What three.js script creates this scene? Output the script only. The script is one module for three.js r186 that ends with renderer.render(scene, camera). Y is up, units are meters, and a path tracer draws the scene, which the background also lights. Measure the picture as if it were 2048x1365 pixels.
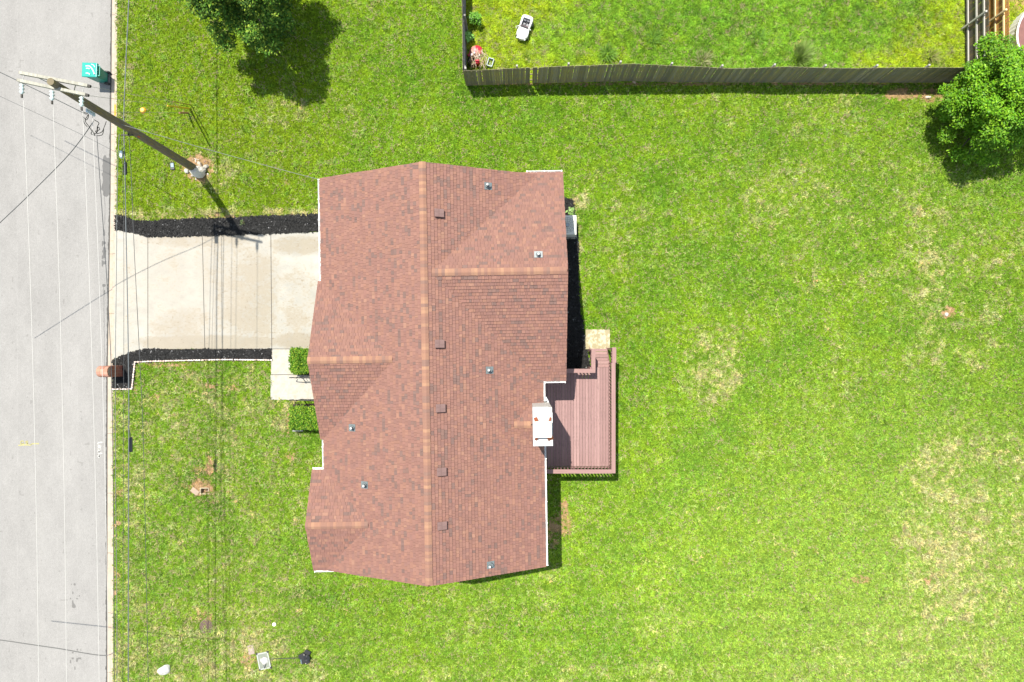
import * as THREE from 'three';
import { RoundedBoxGeometry } from 'three/addons/geometries/RoundedBoxGeometry.js';
import { mergeGeometries } from 'three/addons/utils/BufferGeometryUtils.js';

// ---------------------------------------------------------------- camera, sky, sun, exposure
const scene = new THREE.Scene();
const CAM_H = 34.125, PXM = 40, NX = 1040, NZ = 708;      // drone height, ground pixels per metre of the 2048 wide photo, point straight below
const camera = new THREE.PerspectiveCamera(53.13, 1024 / 682, 0.1, 2000);
camera.position.set(0, CAM_H, 0); camera.up.set(0, 0, -1); camera.lookAt(0, 0, 0);
camera.setViewOffset(2048, 1365, -16, -25.5, 2048, 1365);
const renderer = new THREE.WebGLRenderer({ antialias: true });
renderer.toneMapping = THREE.LinearToneMapping;
renderer.toneMappingExposure = 1.9;
renderer.shadowMap.enabled = true;
const SUN = new THREE.Vector3(-0.2, 1, -0.325).normalize();
// clear summer sky with thin high haze: an equirectangular radiance map, brighter towards the sun and the horizon
{
  const w = 256, h = 128, d = new Float32Array(w * h * 4);
  for (let y = 0; y < h; y++) for (let x = 0; x < w; x++) {
    const el = ((y + 0.5) / h - 0.5) * Math.PI, az = ((x + 0.5) / w - 0.5) * 2 * Math.PI, v = new THREE.Vector3(Math.cos(el) * Math.cos(az), Math.sin(el), Math.cos(el) * Math.sin(az)), up = Math.max(0, v.y);
    const hz = Math.pow(1 - up, 3), near = Math.pow(Math.max(0, v.dot(SUN)), 10) * 0.45, k = (v.y < 0 ? 0.35 : 1) * 0.46, i = (y * w + x) * 4;
    d[i] = k * (0.62 + 0.4 * hz + near); d[i + 1] = k * (0.78 + 0.26 * hz + near * 0.97); d[i + 2] = k * (1.0 + 0.08 * hz + near * 0.9); d[i + 3] = 1;
  }
  const t = new THREE.DataTexture(d, w, h, THREE.RGBAFormat, THREE.FloatType); t.mapping = THREE.EquirectangularReflectionMapping; t.magFilter = THREE.LinearFilter; t.minFilter = THREE.LinearFilter; t.needsUpdate = true;
  scene.background = t; scene.environment = t;
}
const sun = new THREE.DirectionalLight(new THREE.Color(1, 0.935, 0.82), 4.4);
sun.name = 'sun'; sun.position.copy(SUN).multiplyScalar(80); sun.castShadow = true; sun.shadow.radius = 1;
Object.assign(sun.shadow.camera, { left: -40, right: 40, top: 40, bottom: -40, far: 200 }); sun.shadow.mapSize.set(4096, 4096);
scene.add(sun); scene.add(sun.target);

// ---------------------------------------------------------------- helpers
const V3 = THREE.Vector3;
const P = (px, py, h = 0) => { const k = (1 - h / CAM_H) / PXM; return new V3((px - NX) * k, h, (py - NZ) * k); };
let seed = 1;
const srand = (s) => { seed = s | 0; };
const rnd = () => { seed = (seed + 0x6d2b79f5) | 0; let t = Math.imul(seed ^ (seed >>> 15), 1 | seed); t = (t + Math.imul(t ^ (t >>> 7), 61 | t)) ^ t; return ((t ^ (t >>> 14)) >>> 0) / 4294967296; };
const rr = (a, b) => a + (b - a) * rnd();
const pick = (a) => a[Math.floor(rnd() * a.length)];
const hash = (x, y, s = 0) => { let h = Math.imul(x | 0, 374761393) + Math.imul(y | 0, 668265263) + Math.imul(s, 1442695041); h = Math.imul(h ^ (h >>> 13), 1274126177); return ((h ^ (h >>> 16)) >>> 0) / 4294967296; };
function noise(x, y, s = 0) {
  const xi = Math.floor(x), yi = Math.floor(y); let u = x - xi, v = y - yi; u = u * u * (3 - 2 * u); v = v * v * (3 - 2 * v);
  const a = hash(xi, yi, s), b = hash(xi + 1, yi, s), c = hash(xi, yi + 1, s), d = hash(xi + 1, yi + 1, s);
  return a + (b - a) * u + (c - a) * v + (a - b - c + d) * u * v;
}
const fbm = (x, y, s, o = 3) => { let r = 0, a = 0.5, t = 0; for (let i = 0; i < o; i++) { r += a * noise(x, y, s + i); t += a; a *= 0.5; x = x * 2.03 + 7.1; y = y * 2.03 + 3.7; } return r / t; };
const sst = (a, b, x) => { const t = Math.min(1, Math.max(0, (x - a) / (b - a))); return t * t * (3 - 2 * t); };
const mix = (a, b, t) => a + (b - a) * t;
const mix3 = (a, b, t) => [mix(a[0], b[0], t), mix(a[1], b[1], t), mix(a[2], b[2], t)];
const l2s = (v) => { v = Math.min(1, Math.max(0, v)); return Math.round(255 * (v <= 0.0031308 ? v * 12.92 : 1.055 * Math.pow(v, 1 / 2.4) - 0.055)); };
function tex(w, h, fn, rep, linear) {               // fn(u 0..1, v 0..1, x, y) -> linear rgb, a DataTexture
  const d = new Uint8Array(w * h * 4);
  for (let j = 0; j < h; j++) for (let i = 0; i < w; i++) {
    const c = fn((i + 0.5) / w, (j + 0.5) / h, i, j), k = (j * w + i) * 4;
    if (linear) { d[k] = c[0] * 255; d[k + 1] = c[1] * 255; d[k + 2] = c[2] * 255; } else { d[k] = l2s(c[0]); d[k + 1] = l2s(c[1]); d[k + 2] = l2s(c[2]); }
    d[k + 3] = 255;
  }
  const t = new THREE.DataTexture(d, w, h); t.magFilter = THREE.LinearFilter; t.minFilter = THREE.LinearMipmapLinearFilter; t.generateMipmaps = true;
  t.wrapS = t.wrapT = THREE.RepeatWrapping; if (!linear) t.colorSpace = THREE.SRGBColorSpace;
  if (rep) t.repeat.set(rep[0], rep[1]); t.needsUpdate = true; return t;
}
const std = (c, rough = 0.8, o = {}) => { const m = new THREE.MeshStandardMaterial({ roughness: rough, side: THREE.DoubleSide, ...o }); m.color.setRGB(c[0], c[1], c[2]); return m; };
const matt = (c, o = {}) => { const m = new THREE.MeshPhysicalMaterial({ roughness: 1, specularIntensity: 0.25, side: THREE.DoubleSide, ...o }); m.color.setRGB(c[0], c[1], c[2]); return m; };
// speckle (metres per repeat 1) used as a multiplier on many matt surfaces
const speckT = tex(256, 256, (u, v, x, y) => { const n = 0.62 + 0.3 * hash(x, y, 3) + 0.28 * (fbm(u * 8, v * 8, 5, 3) - 0.5); return [n, n, n]; });
const mottT = tex(256, 256, (u, v, x, y) => { const n = 0.78 + 0.1 * hash(x, y, 4) + 0.3 * (fbm(u * 6, v * 6, 9, 4) - 0.5); return [n, n, n]; });
const woodT = tex(128, 512, (u, v, x, y) => { const n = 0.55 + 0.5 * fbm(u * 26, v * 4, 11, 3) + 0.12 * (hash(x, Math.floor(y / 9), 12) - 0.5); return [n, n, n]; });

const used = {};
const numbered = (n) => { const k = used[n] = (used[n] ?? -1) + 1; return k ? n + '_' + String(k).padStart(3, '0') : n; };
function tag(o, label, category, group, kind) { if (label) o.userData.label = label; if (category) o.userData.category = category; if (group) o.userData.group = group; if (kind) o.userData.kind = kind; return o; }
function thing(name, label, category, pos = [0, 0, 0], turn = 0, group) {
  const o = new THREE.Group(); o.name = numbered(name); o.position.set(...pos); o.rotation.y = turn; scene.add(o); return tag(o, label, category, group);
}
function mesh(name, geo, mat, parent = scene) {
  if (Array.isArray(geo)) geo = join(geo);
  const m = new THREE.Mesh(geo, mat); m.name = parent === scene ? numbered(name) : name; m.castShadow = m.receiveShadow = true; parent.add(m); return m;
}
function join(list) {
  const keep = ['position', 'normal', 'uv']; if (list.every((g) => g.attributes.color)) keep.push('color');
  return mergeGeometries(list.map((g) => { g = g.index ? g.toNonIndexed() : g; for (const k of Object.keys(g.attributes)) if (!keep.includes(k)) g.deleteAttribute(k); return g; }));
}
const struct = (name, geo, mat) => tag(mesh(name, geo, mat), null, null, null, 'structure');
const box = (w, h, d, x = 0, y = 0, z = 0, rx = 0, ry = 0, rz = 0) => { const g = new THREE.BoxGeometry(w, h, d); g.rotateX(rx); g.rotateY(ry); g.rotateZ(rz); return g.translate(x, y, z); };
const rbox = (w, h, d, r, x = 0, y = 0, z = 0, ry = 0, seg = 2) => { const g = new RoundedBoxGeometry(w, h, d, seg, r); g.rotateY(ry); return g.translate(x, y, z); };
const cyl = (r0, r1, h, x = 0, y = 0, z = 0, n = 12) => new THREE.CylinderGeometry(r1, r0, h, n).translate(x, y + h / 2, z);   // r0 foot, r1 top
function rod(a, b, r0, r1 = r0, n = 6) { const d = new V3().subVectors(b, a), g = new THREE.CylinderGeometry(r1, r0, d.length(), n); g.applyQuaternion(new THREE.Quaternion().setFromUnitVectors(new V3(0, 1, 0), d.normalize())); return g.translate((a.x + b.x) / 2, (a.y + b.y) / 2, (a.z + b.z) / 2); }
function bar(a, b, w, h) { const d = new V3().subVectors(b, a), g = new THREE.BoxGeometry(w, h, d.length()), m = new THREE.Matrix4().lookAt(b, a, new V3(0, 1, 0)); g.applyMatrix4(m); return g.translate((a.x + b.x) / 2, (a.y + b.y) / 2, (a.z + b.z) / 2); }
const tube = (pts, r, seg = 24, n = 5) => new THREE.TubeGeometry(new THREE.CatmullRomCurve3(pts), seg, r, n);
// flat-topped prism from world [x,z] points, uv in metres
function prism(pts, y0, y1, bevel = 0) {
  const s = new THREE.Shape(pts.map(([x, z]) => new THREE.Vector2(x, -z)));
  const g = new THREE.ExtrudeGeometry(s, { depth: y1 - y0 - bevel, bevelEnabled: bevel > 0, bevelSize: bevel, bevelOffset: -bevel, bevelThickness: bevel, bevelSegments: 2, steps: 1 });
  g.rotateX(-Math.PI / 2); g.translate(0, y0, 0); return uvXZ(g);
}
function uvXZ(g, k = 1) { const p = g.attributes.position, u = g.attributes.uv; for (let i = 0; i < p.count; i++) u.setXY(i, p.getX(i) * k, p.getZ(i) * k); return g; }
function uvBox(g, k = 1) {                    // box projection in metres
  const p = g.attributes.position, n = g.attributes.normal, u = g.attributes.uv;
  for (let i = 0; i < p.count; i++) { const ax = Math.abs(n.getX(i)), ay = Math.abs(n.getY(i)), az = Math.abs(n.getZ(i)), x = p.getX(i), y = p.getY(i), z = p.getZ(i); if (ay >= ax && ay >= az) u.setXY(i, x * k, z * k); else if (ax > az) u.setXY(i, z * k, y * k); else u.setXY(i, x * k, y * k); }
  return g;
}
const pxz = (list, h = 0) => list.map(([x, y]) => { const v = P(x, y, h); return [v.x, v.z]; });
function inPoly(x, y, poly) { let c = false; for (let i = 0, j = poly.length - 1; i < poly.length; j = i++) { const [xi, yi] = poly[i], [xj, yj] = poly[j]; if ((yi > y) !== (yj > y) && x < (xj - xi) * (y - yi) / (yj - yi) + xi) c = !c; } return c; }
// rough outline: subdivide and jitter
function rough(poly, step, amp, s) { const out = []; srand(s); poly.forEach((a, i) => { const b = poly[(i + 1) % poly.length], n = Math.max(1, Math.round(Math.hypot(b[0] - a[0], b[1] - a[1]) / step)); for (let k = 0; k < n; k++) out.push([mix(a[0], b[0], k / n) + rr(-amp, amp), mix(a[1], b[1], k / n) + rr(-amp, amp)]); }); return out; }
// soup of triangles with vertex colours
class Soup {
  constructor() { this.p = []; this.c = []; this.u = []; }
  tri(a, b, c, col) { for (const v of [a, b, c]) { this.p.push(v[0], v[1], v[2]); this.c.push(col[0], col[1], col[2]); this.u.push(v[0] + v[1] * 0.37, v[2] + v[1] * 0.71); } }
  quad(a, b, c, d, col) { this.tri(a, b, c, col); this.tri(a, c, d, col); }
  geo() { const g = new THREE.BufferGeometry(); g.setAttribute('position', new THREE.Float32BufferAttribute(this.p, 3)); g.setAttribute('color', new THREE.Float32BufferAttribute(this.c, 3)); g.setAttribute('uv', new THREE.Float32BufferAttribute(this.u, 2)); g.computeVertexNormals(); return g; }
}

// ---------------------------------------------------------------- plan outlines, in photo pixels at ground level
const CURB_W = [[223, -400], [220, 0], [217, 400], [211, 760], [210.5, 1365], [210, 1800]], CURB_E = [[236, -400], [234.5, 0], [233, 400], [227, 700], [226, 1365], [226, 1800]];
const along = (line, y) => { for (let i = 1; i < line.length; i++) if (y <= line[i][1] || i === line.length - 1) { const [a, b] = [line[i - 1], line[i]]; return mix(a[0], b[0], (y - a[1]) / (b[1] - a[1])); } };
const DRIVE = [[[231, 460], [262, 464], [295, 474], [295, 699], [262, 706], [227, 719]], [[296, 474], [404, 471.5], [409, 698], [296, 699]], [[405, 471.5], [541, 467], [543, 698], [410, 698]], [[542, 467], [690, 463], [690, 698], [544, 698]]];
const WALK = [[[543, 699], [590, 699], [590, 749.5], [542, 749.5]], [[541, 750.5], [577, 750.5], [577, 800], [541, 800]]];
const MULCH_N = [[232, 430], [248, 433], [266, 441], [300, 444], [340, 440], [430, 438], [520, 434], [600, 430], [700, 427], [700, 463], [640, 463], [540, 467], [404, 471], [296, 474], [262, 464], [231, 460]];
const MULCH_S = [[227, 720], [262, 706.5], [290, 698.5], [340, 701], [420, 700], [542, 699], [542, 720], [450, 719], [360, 721], [272, 724], [268, 748], [265, 777], [226, 778]];
const MULCH_E = [[1100, 398], [1134, 395], [1146, 402], [1149, 430], [1156, 480], [1157, 545], [1158, 590], [1162, 630], [1168, 655], [1172, 690], [1182, 737], [1100, 745]];
const HOUSE = [[700, 410], [1105, 410], [1105, 735], [1068, 735], [1068, 1090], [690, 1090], [690, 430]];
const DECKP = [[1066, 735], [1171, 735], [1171, 697], [1222, 697], [1222, 935], [1066, 935]], PAD = [[1171, 660], [1219, 660], [1219, 698], [1171, 698]];
const HEDGE_S = [[583, 808], [700, 808], [700, 864], [583, 864]], HEDGE_N = [[590, 699], [700, 699], [700, 749], [590, 749]];
const BARE = [[[222, 458], [262, 463], [295, 473], [404, 470], [700, 461], [700, 700], [295, 700], [262, 708], [222, 721]], [[541, 698], [592, 698], [592, 752], [541, 752]], DRIVE[0], DRIVE[1], DRIVE[2], DRIVE[3], WALK[0], WALK[1], [[577, 750], [700, 750], [700, 800], [577, 800]], MULCH_N, MULCH_S, MULCH_E, HOUSE, DECKP, PAD, HEDGE_N, HEDGE_S];
const bareBB = BARE.map((p) => [Math.min(...p.map((q) => q[0])), Math.min(...p.map((q) => q[1])), Math.max(...p.map((q) => q[0])), Math.max(...p.map((q) => q[1]))]);
const isBare = (x, y) => BARE.some((p, i) => x >= bareBB[i][0] && x <= bareBB[i][2] && y >= bareBB[i][1] && y <= bareBB[i][3] && inPoly(x, y, p));

// ---------------------------------------------------------------- lawn colour (what grows where), arguments in photo pixels
// patches: x, y, rx, ry, strength; soil = bare red clay, straw = dry grass, lush = dark tufty grass
const SOIL = [[396, 337, 26, 24, 1.1], [402, 975, 24, 15, 1.0], [420, 935, 7, 20, .75], [398, 940, 16, 8, .6], [1128, 1038, 13, 40, .85], [1110, 1060, 16, 30, .8], [571, 365, 10, 6, .75], [1722, 1160, 18, 9, .9], [1856, 1161, 9, 8, .8], [1896, 625, 15, 12, 1.1], [335, 730, 40, 5, .8], [412, 1235, 22, 16, .5], [500, 1318, 16, 13, .6], [483, 1328, 12, 8, .7], [1163, 735, 9, 22, .9], [1806, 187, 32, 12, 1.1], [1868, 190, 28, 16, .8], [1400, 168, 480, 3, .9], [545, 725, 5, 30, .8], [578, 850, 5, 22, 1], [308, 797, 8, 13, .6], [466, 776, 10, 6, .9], [420, 773, 10, 6, .8], [240, 985, 8, 16, .55], [236, 1055, 6, 16, .55], [380, 790, 14, 8, .4], [580, 912, 11, 8, .6], [2030, 20, 45, 60, .7], [232, 1165, 7, 30, .6], [268, 770, 5, 45, .7], [430, 434, 190, 6, .55], [1152, 520, 6, 130, .5], [415, 1005, 20, 8, .4], [270, 765, 6, 14, .6]];
const STRAW = [[1425, 742, 50, 62, .66], [1868, 600, 34, 130, .66], [1900, 560, 110, 130, .36], [1905, 700, 90, 60, .3], [1900, 960, 70, 110, .66], [1930, 1040, 130, 170, .52], [1960, 920, 90, 60, .55], [1980, 900, 90, 60, .3], [2040, 1100, 90, 200, .3], [1790, 1300, 200, 60, .22], [430, 430, 230, 13, .75], [260, 1010, 30, 240, .16], [430, 800, 130, 60, .16], [440, 1325, 220, 60, .3], [1150, 1360, 420, 35, .35], [1600, 470, 420, 120, .18], [1280, 480, 70, 100, .28], [1150, 470, 14, 90, .8], [1162, 405, 16, 22, .9], [560, 230, 50, 30, .3], [700, 250, 40, 30, .3], [245, 140, 20, 130, .4], [1890, 110, 60, 60, .28], [1790, 120, 80, 40, .25], [1120, 60, 150, 60, .2], [1040, 105, 70, 35, .25], [930, 1250, 60, 60, .22], [1000, 1200, 120, 40, .25], [420, 338, 45, 30, .5], [1300, 1240, 90, 30, .25], [580, 845, 20, 40, .5], [1860, 380, 120, 60, .35]];
const LUSH = [[395, 950, 50, 28, .8], [420, 1010, 30, 25, .7], [1220, 640, 40, 60, .4], [1260, 760, 40, 80, .4], [1530, 300, 60, 40, .25], [1350, 60, 150, 70, .5], [500, 160, 80, 50, .15], [640, 1190, 60, 20, .5], [1100, 1240, 130, 30, .4], [1240, 1310, 80, 25, .4], [1720, 40, 140, 50, .5], [410, 830, 20, 60, .35], [410, 870, 50, 60, .35], [330, 760, 60, 30, .25], [430, 790, 20, 50, .3], [400, 1280, 40, 40, .3], [930, 160, 14, 40, .5]];
const bins = new Map();                                // patches sorted into 64 px cells so that few are tested per texel
function near(L, x, y) {
  let B = bins.get(L); if (!B) { B = new Map(); bins.set(L, B); for (const q of L) for (let i = Math.floor((q[0] - 1.7 * q[2]) / 64); i <= Math.floor((q[0] + 1.7 * q[2]) / 64); i++) for (let j = Math.floor((q[1] - 1.7 * q[3]) / 64); j <= Math.floor((q[1] + 1.7 * q[3]) / 64); j++) { const k = i * 4096 + j; if (!B.has(k)) B.set(k, []); B.get(k).push(q); } }
  return B.get(Math.floor(x / 64) * 4096 + Math.floor(y / 64));
}
const blob = (L, x, y) => { let s = 0; const N = near(L, x, y); if (!N) return 0; for (const [a, b, rx, ry, k] of N) { const dx = (x - a) / rx, dy = (y - b) / ry; if (dx > 1.7 || dx < -1.7 || dy > 1.7 || dy < -1.7) continue; const d = dx * dx + dy * dy; if (d < 2.6) s = Math.max(s, k * (1 - sst(0.25, 2.5, d))); } return s; };
const FENCE_LINE = (px) => 167 - 2 * Math.sin((px - 930) / 300);
function lawn(px, py) {
  const x = px / PXM, z = py / PXM;
  const m1 = fbm(x * 0.13, z * 0.13, 21, 2), m2 = fbm(x * 0.55, z * 0.55, 31, 3), m3 = noise(x * 1.7 + 3 * m2, z * 1.7, 41), m4 = noise(x * 4.2, z * 4.2, 51), m5 = noise(x * 10, z * 10, 61), m6 = noise(x * 22, z * 22, 71);
  const m7 = noise(x * 46, z * 46, 73), fine = 0.22 * m4 + 0.28 * m5 + 0.28 * m6 + 0.22 * m7, N = 0.5 + 1.75 * (0.14 * m2 + 0.16 * m3 + 0.22 * m4 + 0.26 * m5 + 0.22 * m6 - 0.5);
  const east = sst(1120, 1900, px), south = sst(560, 1330, py), yard = py < FENCE_LINE(px) && px > 932 ? 1 : 0, west = 1 - sst(560, 760, px), nw = west * (1 - sst(420, 560, py)), sw = west * sst(690, 760, py);
  const pale = 0.62 * east * south + 0.25 * south + 0.14 * east;
  let g = mix3([0.074, 0.165, 0.010], [0.146, 0.241, 0.010], sst(0.22, 0.78, m2 * 0.42 + m3 * 0.28 + fine * 0.45 - 0.06));
  g = mix3(g, [0.135, 0.190, 0.006], 0.5 * nw); g = mix3(g, [0.190, 0.282, 0.046], pale * 0.85);
  if (yard) g = mix3(g, mix3([0.245, 0.335, 0.014], [0.140, 0.285, 0.022], sst(0.40, 0.66, m1 * 0.35 + m2 * 0.5 + .1 + .16 * (1 - Math.abs(px - 1420) / 260))), 0.85);
  const lush = blob(LUSH, px, py);
  const dk = sst(0.54, 0.72, 0.2 * m3 + 0.42 * m4 + 0.26 * m5 + 0.14 * m6 + 0.2 * lush + 0.04 * sw - 0.04 * pale);
  g = mix3(g, [0.050, 0.125, 0.010], Math.min(1, dk * 0.66 + lush * 0.3));
  const S = Math.min(1, 0.66 * blob(STRAW, px, py) + 0.2 * sw + 0.06 + 0.14 * east * sst(0.5, 0.7, m1) - 0.1 * yard + 0.22 * (m2 - 0.42));
  const st = sst(0.22, 0.80, N + S - 0.6) * 0.82 + 0.2 * sst(.58, .8, fine + S * .3);
  g = mix3(g, [0.325, 0.282, 0.145], Math.min(1, st) * 0.78);
  const so = sst(0.4, 0.72, 1.1 * (N - 0.5) + 0.78 * blob(SOIL, px, py) + 0.07 * sw - 0.02);
  g = mix3(g, [0.315, 0.18, 0.108], so * 0.8);
  const mow = 1 + 0.05 * south * sst(1000, 1150, py) * Math.sin((py + 14 * m1 + 0.03 * px) / 7.5) * (yard ? 0 : 1), j = (0.52 + 0.96 * fine) * mow;
  return [g[0] * j, g[1] * j, g[2] * j, so, yard, lush + dk];
}
const ZONE_1 = [[211, 340, 9, 26, 1], [209, 378, 7, 14, 1.1]];
const ZONE_2 = [[205, 520, 4, 60, 1]];
const ZONE_3 = [[500, 590, 60, 90, .55], [600, 490, 60, 18, .7], [370, 660, 60, 40, .45], [450, 520, 50, 70, .35], [600, 610, 40, 70, .45], [500, 650, 70, 50, .4], [400, 480, 120, 14, .5], [330, 560, 40, 80, .25], [420, 685, 130, 14, .75], [600, 682, 50, 16, .7], [255, 600, 16, 120, .3], [590, 560, 50, 14, .4]];
const ZONE_4 = [[360, 560, 110, 120, .8], [470, 520, 80, 70, .4]];

// ---------------------------------------------------------------- ground, lawn, road, kerb, drive
const LX0 = -20.6, LX1 = 30, LZ0 = -21, LZ1 = 20, TN = 2048;
const lawnA = new Float32Array(TN * TN * 6);
const lawnT = tex(TN, TN, (u, v, i, j) => { const px = (LX0 + u * (LX1 - LX0)) * PXM + NX, py = (LZ0 + v * (LZ1 - LZ0)) * PXM + NZ, c = lawn(px, py); lawnA.set(c, (j * TN + i) * 6); const k = (0.5 + 0.5 * hash(i, j, 81)) * (c[3] > .5 ? 1.15 : 1); return [c[0] * k, c[1] * k, c[2] * k]; });
lawnT.wrapS = lawnT.wrapT = THREE.MirroredRepeatWrapping;
const farT = tex(512, 512, (u, v, i, j) => { const n = fbm(u * 24, v * 24, 5, 3), k = 0.8 + 0.4 * hash(i, j, 6); return [mix(0.06, 0.15, n) * k, mix(0.12, 0.2, n) * k, 0.014 * k]; });
{ const g = new THREE.PlaneGeometry(900, 900); g.rotateX(-Math.PI / 2); g.translate(0, -0.2, 0); uvXZ(g, 0.08); struct('ground', g, std([1, 1, 1], 0.95, { map: farT })); }
{
  // lawn sheet: its west edge runs along the back of the kerb, the rest is one broad sheet that goes on past the frame
  const zs = [-60, -21, -17.7, -10, -7.5, 0, 16.5, 20, 60], pts = []; for (const z of zs) pts.push([(along(CURB_E, z * PXM + NZ) - NX) / PXM, z]);
  const s = new THREE.Shape([...pts.map(([x, z]) => new THREE.Vector2(x, -z)), new THREE.Vector2(70, -60), new THREE.Vector2(70, 60)]);
  // a shallow hole is cut where the water meter box stands open
  const c = P(409, 982.5), hole = new THREE.Path([[-.21, -.13], [.21, -.13], [.21, .13], [-.21, .13]].map(([a, b]) => new THREE.Vector2(c.x + a, -(c.z + b)))); s.holes.push(hole);
  const g = new THREE.ShapeGeometry(s); g.rotateX(-Math.PI / 2); const p = g.attributes.position, u = g.attributes.uv;
  for (let i = 0; i < p.count; i++) u.setXY(i, (p.getX(i) - LX0) / (LX1 - LX0), (p.getZ(i) - LZ0) / (LZ1 - LZ0));
  struct('lawn', g, matt([1, 1, 1], { map: lawnT }));
}
// grass blades: tufts scattered over the lawn, each coloured by what grows there
function tuftGeo(n, len, wid, lean, s) {
  srand(s); const p = [];
  for (let i = 0; i < n; i++) { const a = rr(0, 6.283), r = rr(0, 0.03), l = len * rr(0.6, 1.15), t = lean * rr(0.5, 1.35), b = a + rr(-.8, .8), x = Math.cos(a) * r, z = Math.sin(a) * r, w = wid * rr(.7, 1.2), nx = -Math.sin(b) * w / 2, nz = Math.cos(b) * w / 2, mx = x + Math.cos(b) * l * Math.sin(t) * .55, mz = z + Math.sin(b) * l * Math.sin(t) * .55, my = l * Math.cos(t) * .62, tx = x + Math.cos(b) * l * Math.sin(t) * 1.15, tz = z + Math.sin(b) * l * Math.sin(t) * 1.15, ty = l * Math.cos(t) * .9;
    p.push(x - nx, 0, z - nz, x + nx, 0, z + nz, mx + nx * .8, my, mz + nz * .8, x - nx, 0, z - nz, mx + nx * .8, my, mz + nz * .8, mx - nx * .8, my, mz - nz * .8, mx - nx * .8, my, mz - nz * .8, mx + nx * .8, my, mz + nz * .8, tx, ty, tz); }
  const g = new THREE.BufferGeometry(); g.setAttribute('position', new THREE.Float32BufferAttribute(p, 3)); g.computeVertexNormals(); return g;
}
const X0 = -20.35, X1 = 25.8, Z0 = -18.2, Z1 = 16.8;
function scatter(name, geo, n, accept, scale, label, s, tint = [1, 1, 1]) {
  const M = new THREE.InstancedMesh(geo, matt([1, 1, 1]), n); M.name = name; const m = new THREE.Matrix4(), q = new THREE.Quaternion(), up = new V3(0, 1, 0), pos = new V3(), sc = new V3(), col = new THREE.Color();
  srand(s); let k = 0;
  for (let tries = 0; k < n && tries < n * 3; tries++) {
    const x = rr(X0, X1), z = rr(Z0, Z1), px = x * PXM + NX, py = z * PXM + NZ; if (px < along(CURB_E, py) + rr(-3, 2) || isBare(px, py)) continue;
    const at = (Math.floor((z - LZ0) / (LZ1 - LZ0) * TN) * TN + Math.floor((x - LX0) / (LX1 - LX0) * TN)) * 6, c = lawnA.subarray(at, at + 6); if (!accept(c, px, py)) continue;
    const f = scale(c) * rr(0.75, 1.3); q.setFromAxisAngle(up, rr(0, 6.283)); m.compose(pos.set(x, -0.004, z), q, sc.set(f, f * rr(.8, 1.2), f)); M.setMatrixAt(k, m);
    const j = rr(0.42, 1.58), y = rr(-.14, .14); if (rnd() < .085 + .05 * (px < 600 && py > 700)) { const q = .75 + .25 * j; col.setRGB(.29 * q, .245 * q, .135 * q); M.setColorAt(k, col); k++; continue; } col.setRGB(c[0] * j * (1 + y) * tint[0], c[1] * j * tint[1], c[2] * j * (1 - y) * tint[2]); M.setColorAt(k, col); k++;
  }
  M.count = k; M.castShadow = M.receiveShadow = true; scene.add(M); tag(M, label, 'grass', null, 'stuff'); return M;
}
scatter('grass', tuftGeo(8, 0.095, 0.02, 0.95, 5), 300000, (c) => !c[4] && rnd() > c[3] * 0.93, (c) => 0.9 + 0.5 * Math.min(1, c[5]), 'short mown patchy green lawn around the house', 7, [1.25, 1.25, 1.2]);
scatter('rough_grass', tuftGeo(9, 0.17, 0.02, 0.85, 6), 62000, (c, px, py) => c[4] && py < 166 && rnd() > c[3] * .9, () => 1, 'longer uncut yellow-green grass of the yard behind the fence', 8, [1.3, 1.28, 1.2]);

// road: pale weathered asphalt with tar cracks and small dark pocks
const RX0 = -30.6, RX1 = -20.2, RZ0 = -22, RZ1 = 20;
const roadT = tex(1024, 2048, (u, v, i, j) => {
  const x = RX0 + u * (RX1 - RX0), z = RZ0 + v * (RZ1 - RZ0), px = x * PXM + NX, py = z * PXM + NZ;
  const gr = hash(i, j, 91), a = fbm(x * .5, z * .12, 92, 3), b = fbm(x * 2.2, z * 1.1, 93, 3), c = noise(x * 14, z * 9, 94);
  let k = 0.236 + 0.085 * (gr - .5) + 0.05 * (a - .5) + 0.035 * (b - .5) + 0.016 * (c - .5);
  let col = [k * 1.0, k * 0.978, k * 0.955];
  if (noise(x * 5.5, z * 5.5, 95) > 0.95 && gr > .35) col = mix3(col, [0.12, 0.115, 0.11], .5);              // small oil drips and pocks
  const dr = Math.exp(-(((px - 148) / 9) ** 2)) * (sst(1160, 1180, py) * (1 - sst(1205, 1225, py)) + sst(1290, 1300, py) * (1 - sst(1335, 1345, py))); if (dr > .2 && noise(x * 9, z * 7, 96) > .76) col = mix3(col, [0.09, .088, .085], .7);
  const lane = Math.abs(((px - 31) / 40) % 1) < .02 ? 0.05 : 0; col = [col[0] * (1 + lane), col[1] * (1 + lane), col[2] * (1 + lane)];
  const e = along(CURB_W, py) - px, w = 1.2 + 2.2 * noise(z * 3.1, 4, 97) * noise(z * 11, 2, 98);                 // dark open joint against the kerb
  if (e < w && e > -6) col = mix3(col, [0.035, 0.033, 0.03], .85);
  const brk = Math.max(blob(ZONE_1, px, py), .55 * blob(ZONE_2, px, py)); if (brk > .25 && noise(x * 7, z * 7, 99) * .6 + brk * .6 > .62) col = mix3(col, [0.085, 0.085, 0.085], .8);   // broken edge
  const ck = Math.abs(px - (204 + 2.5 * noise(z * .9, 1, 101) + 1.4 * noise(z * 4, 3, 102))); if (py > 380 && py < 760 && ck < .7 && noise(z * 1.4, 9, 103) > .34) col = mix3(col, [0.09, 0.09, .09], .6);
  return col;
});
roadT.wrapS = roadT.wrapT = THREE.MirroredRepeatWrapping;
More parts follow.
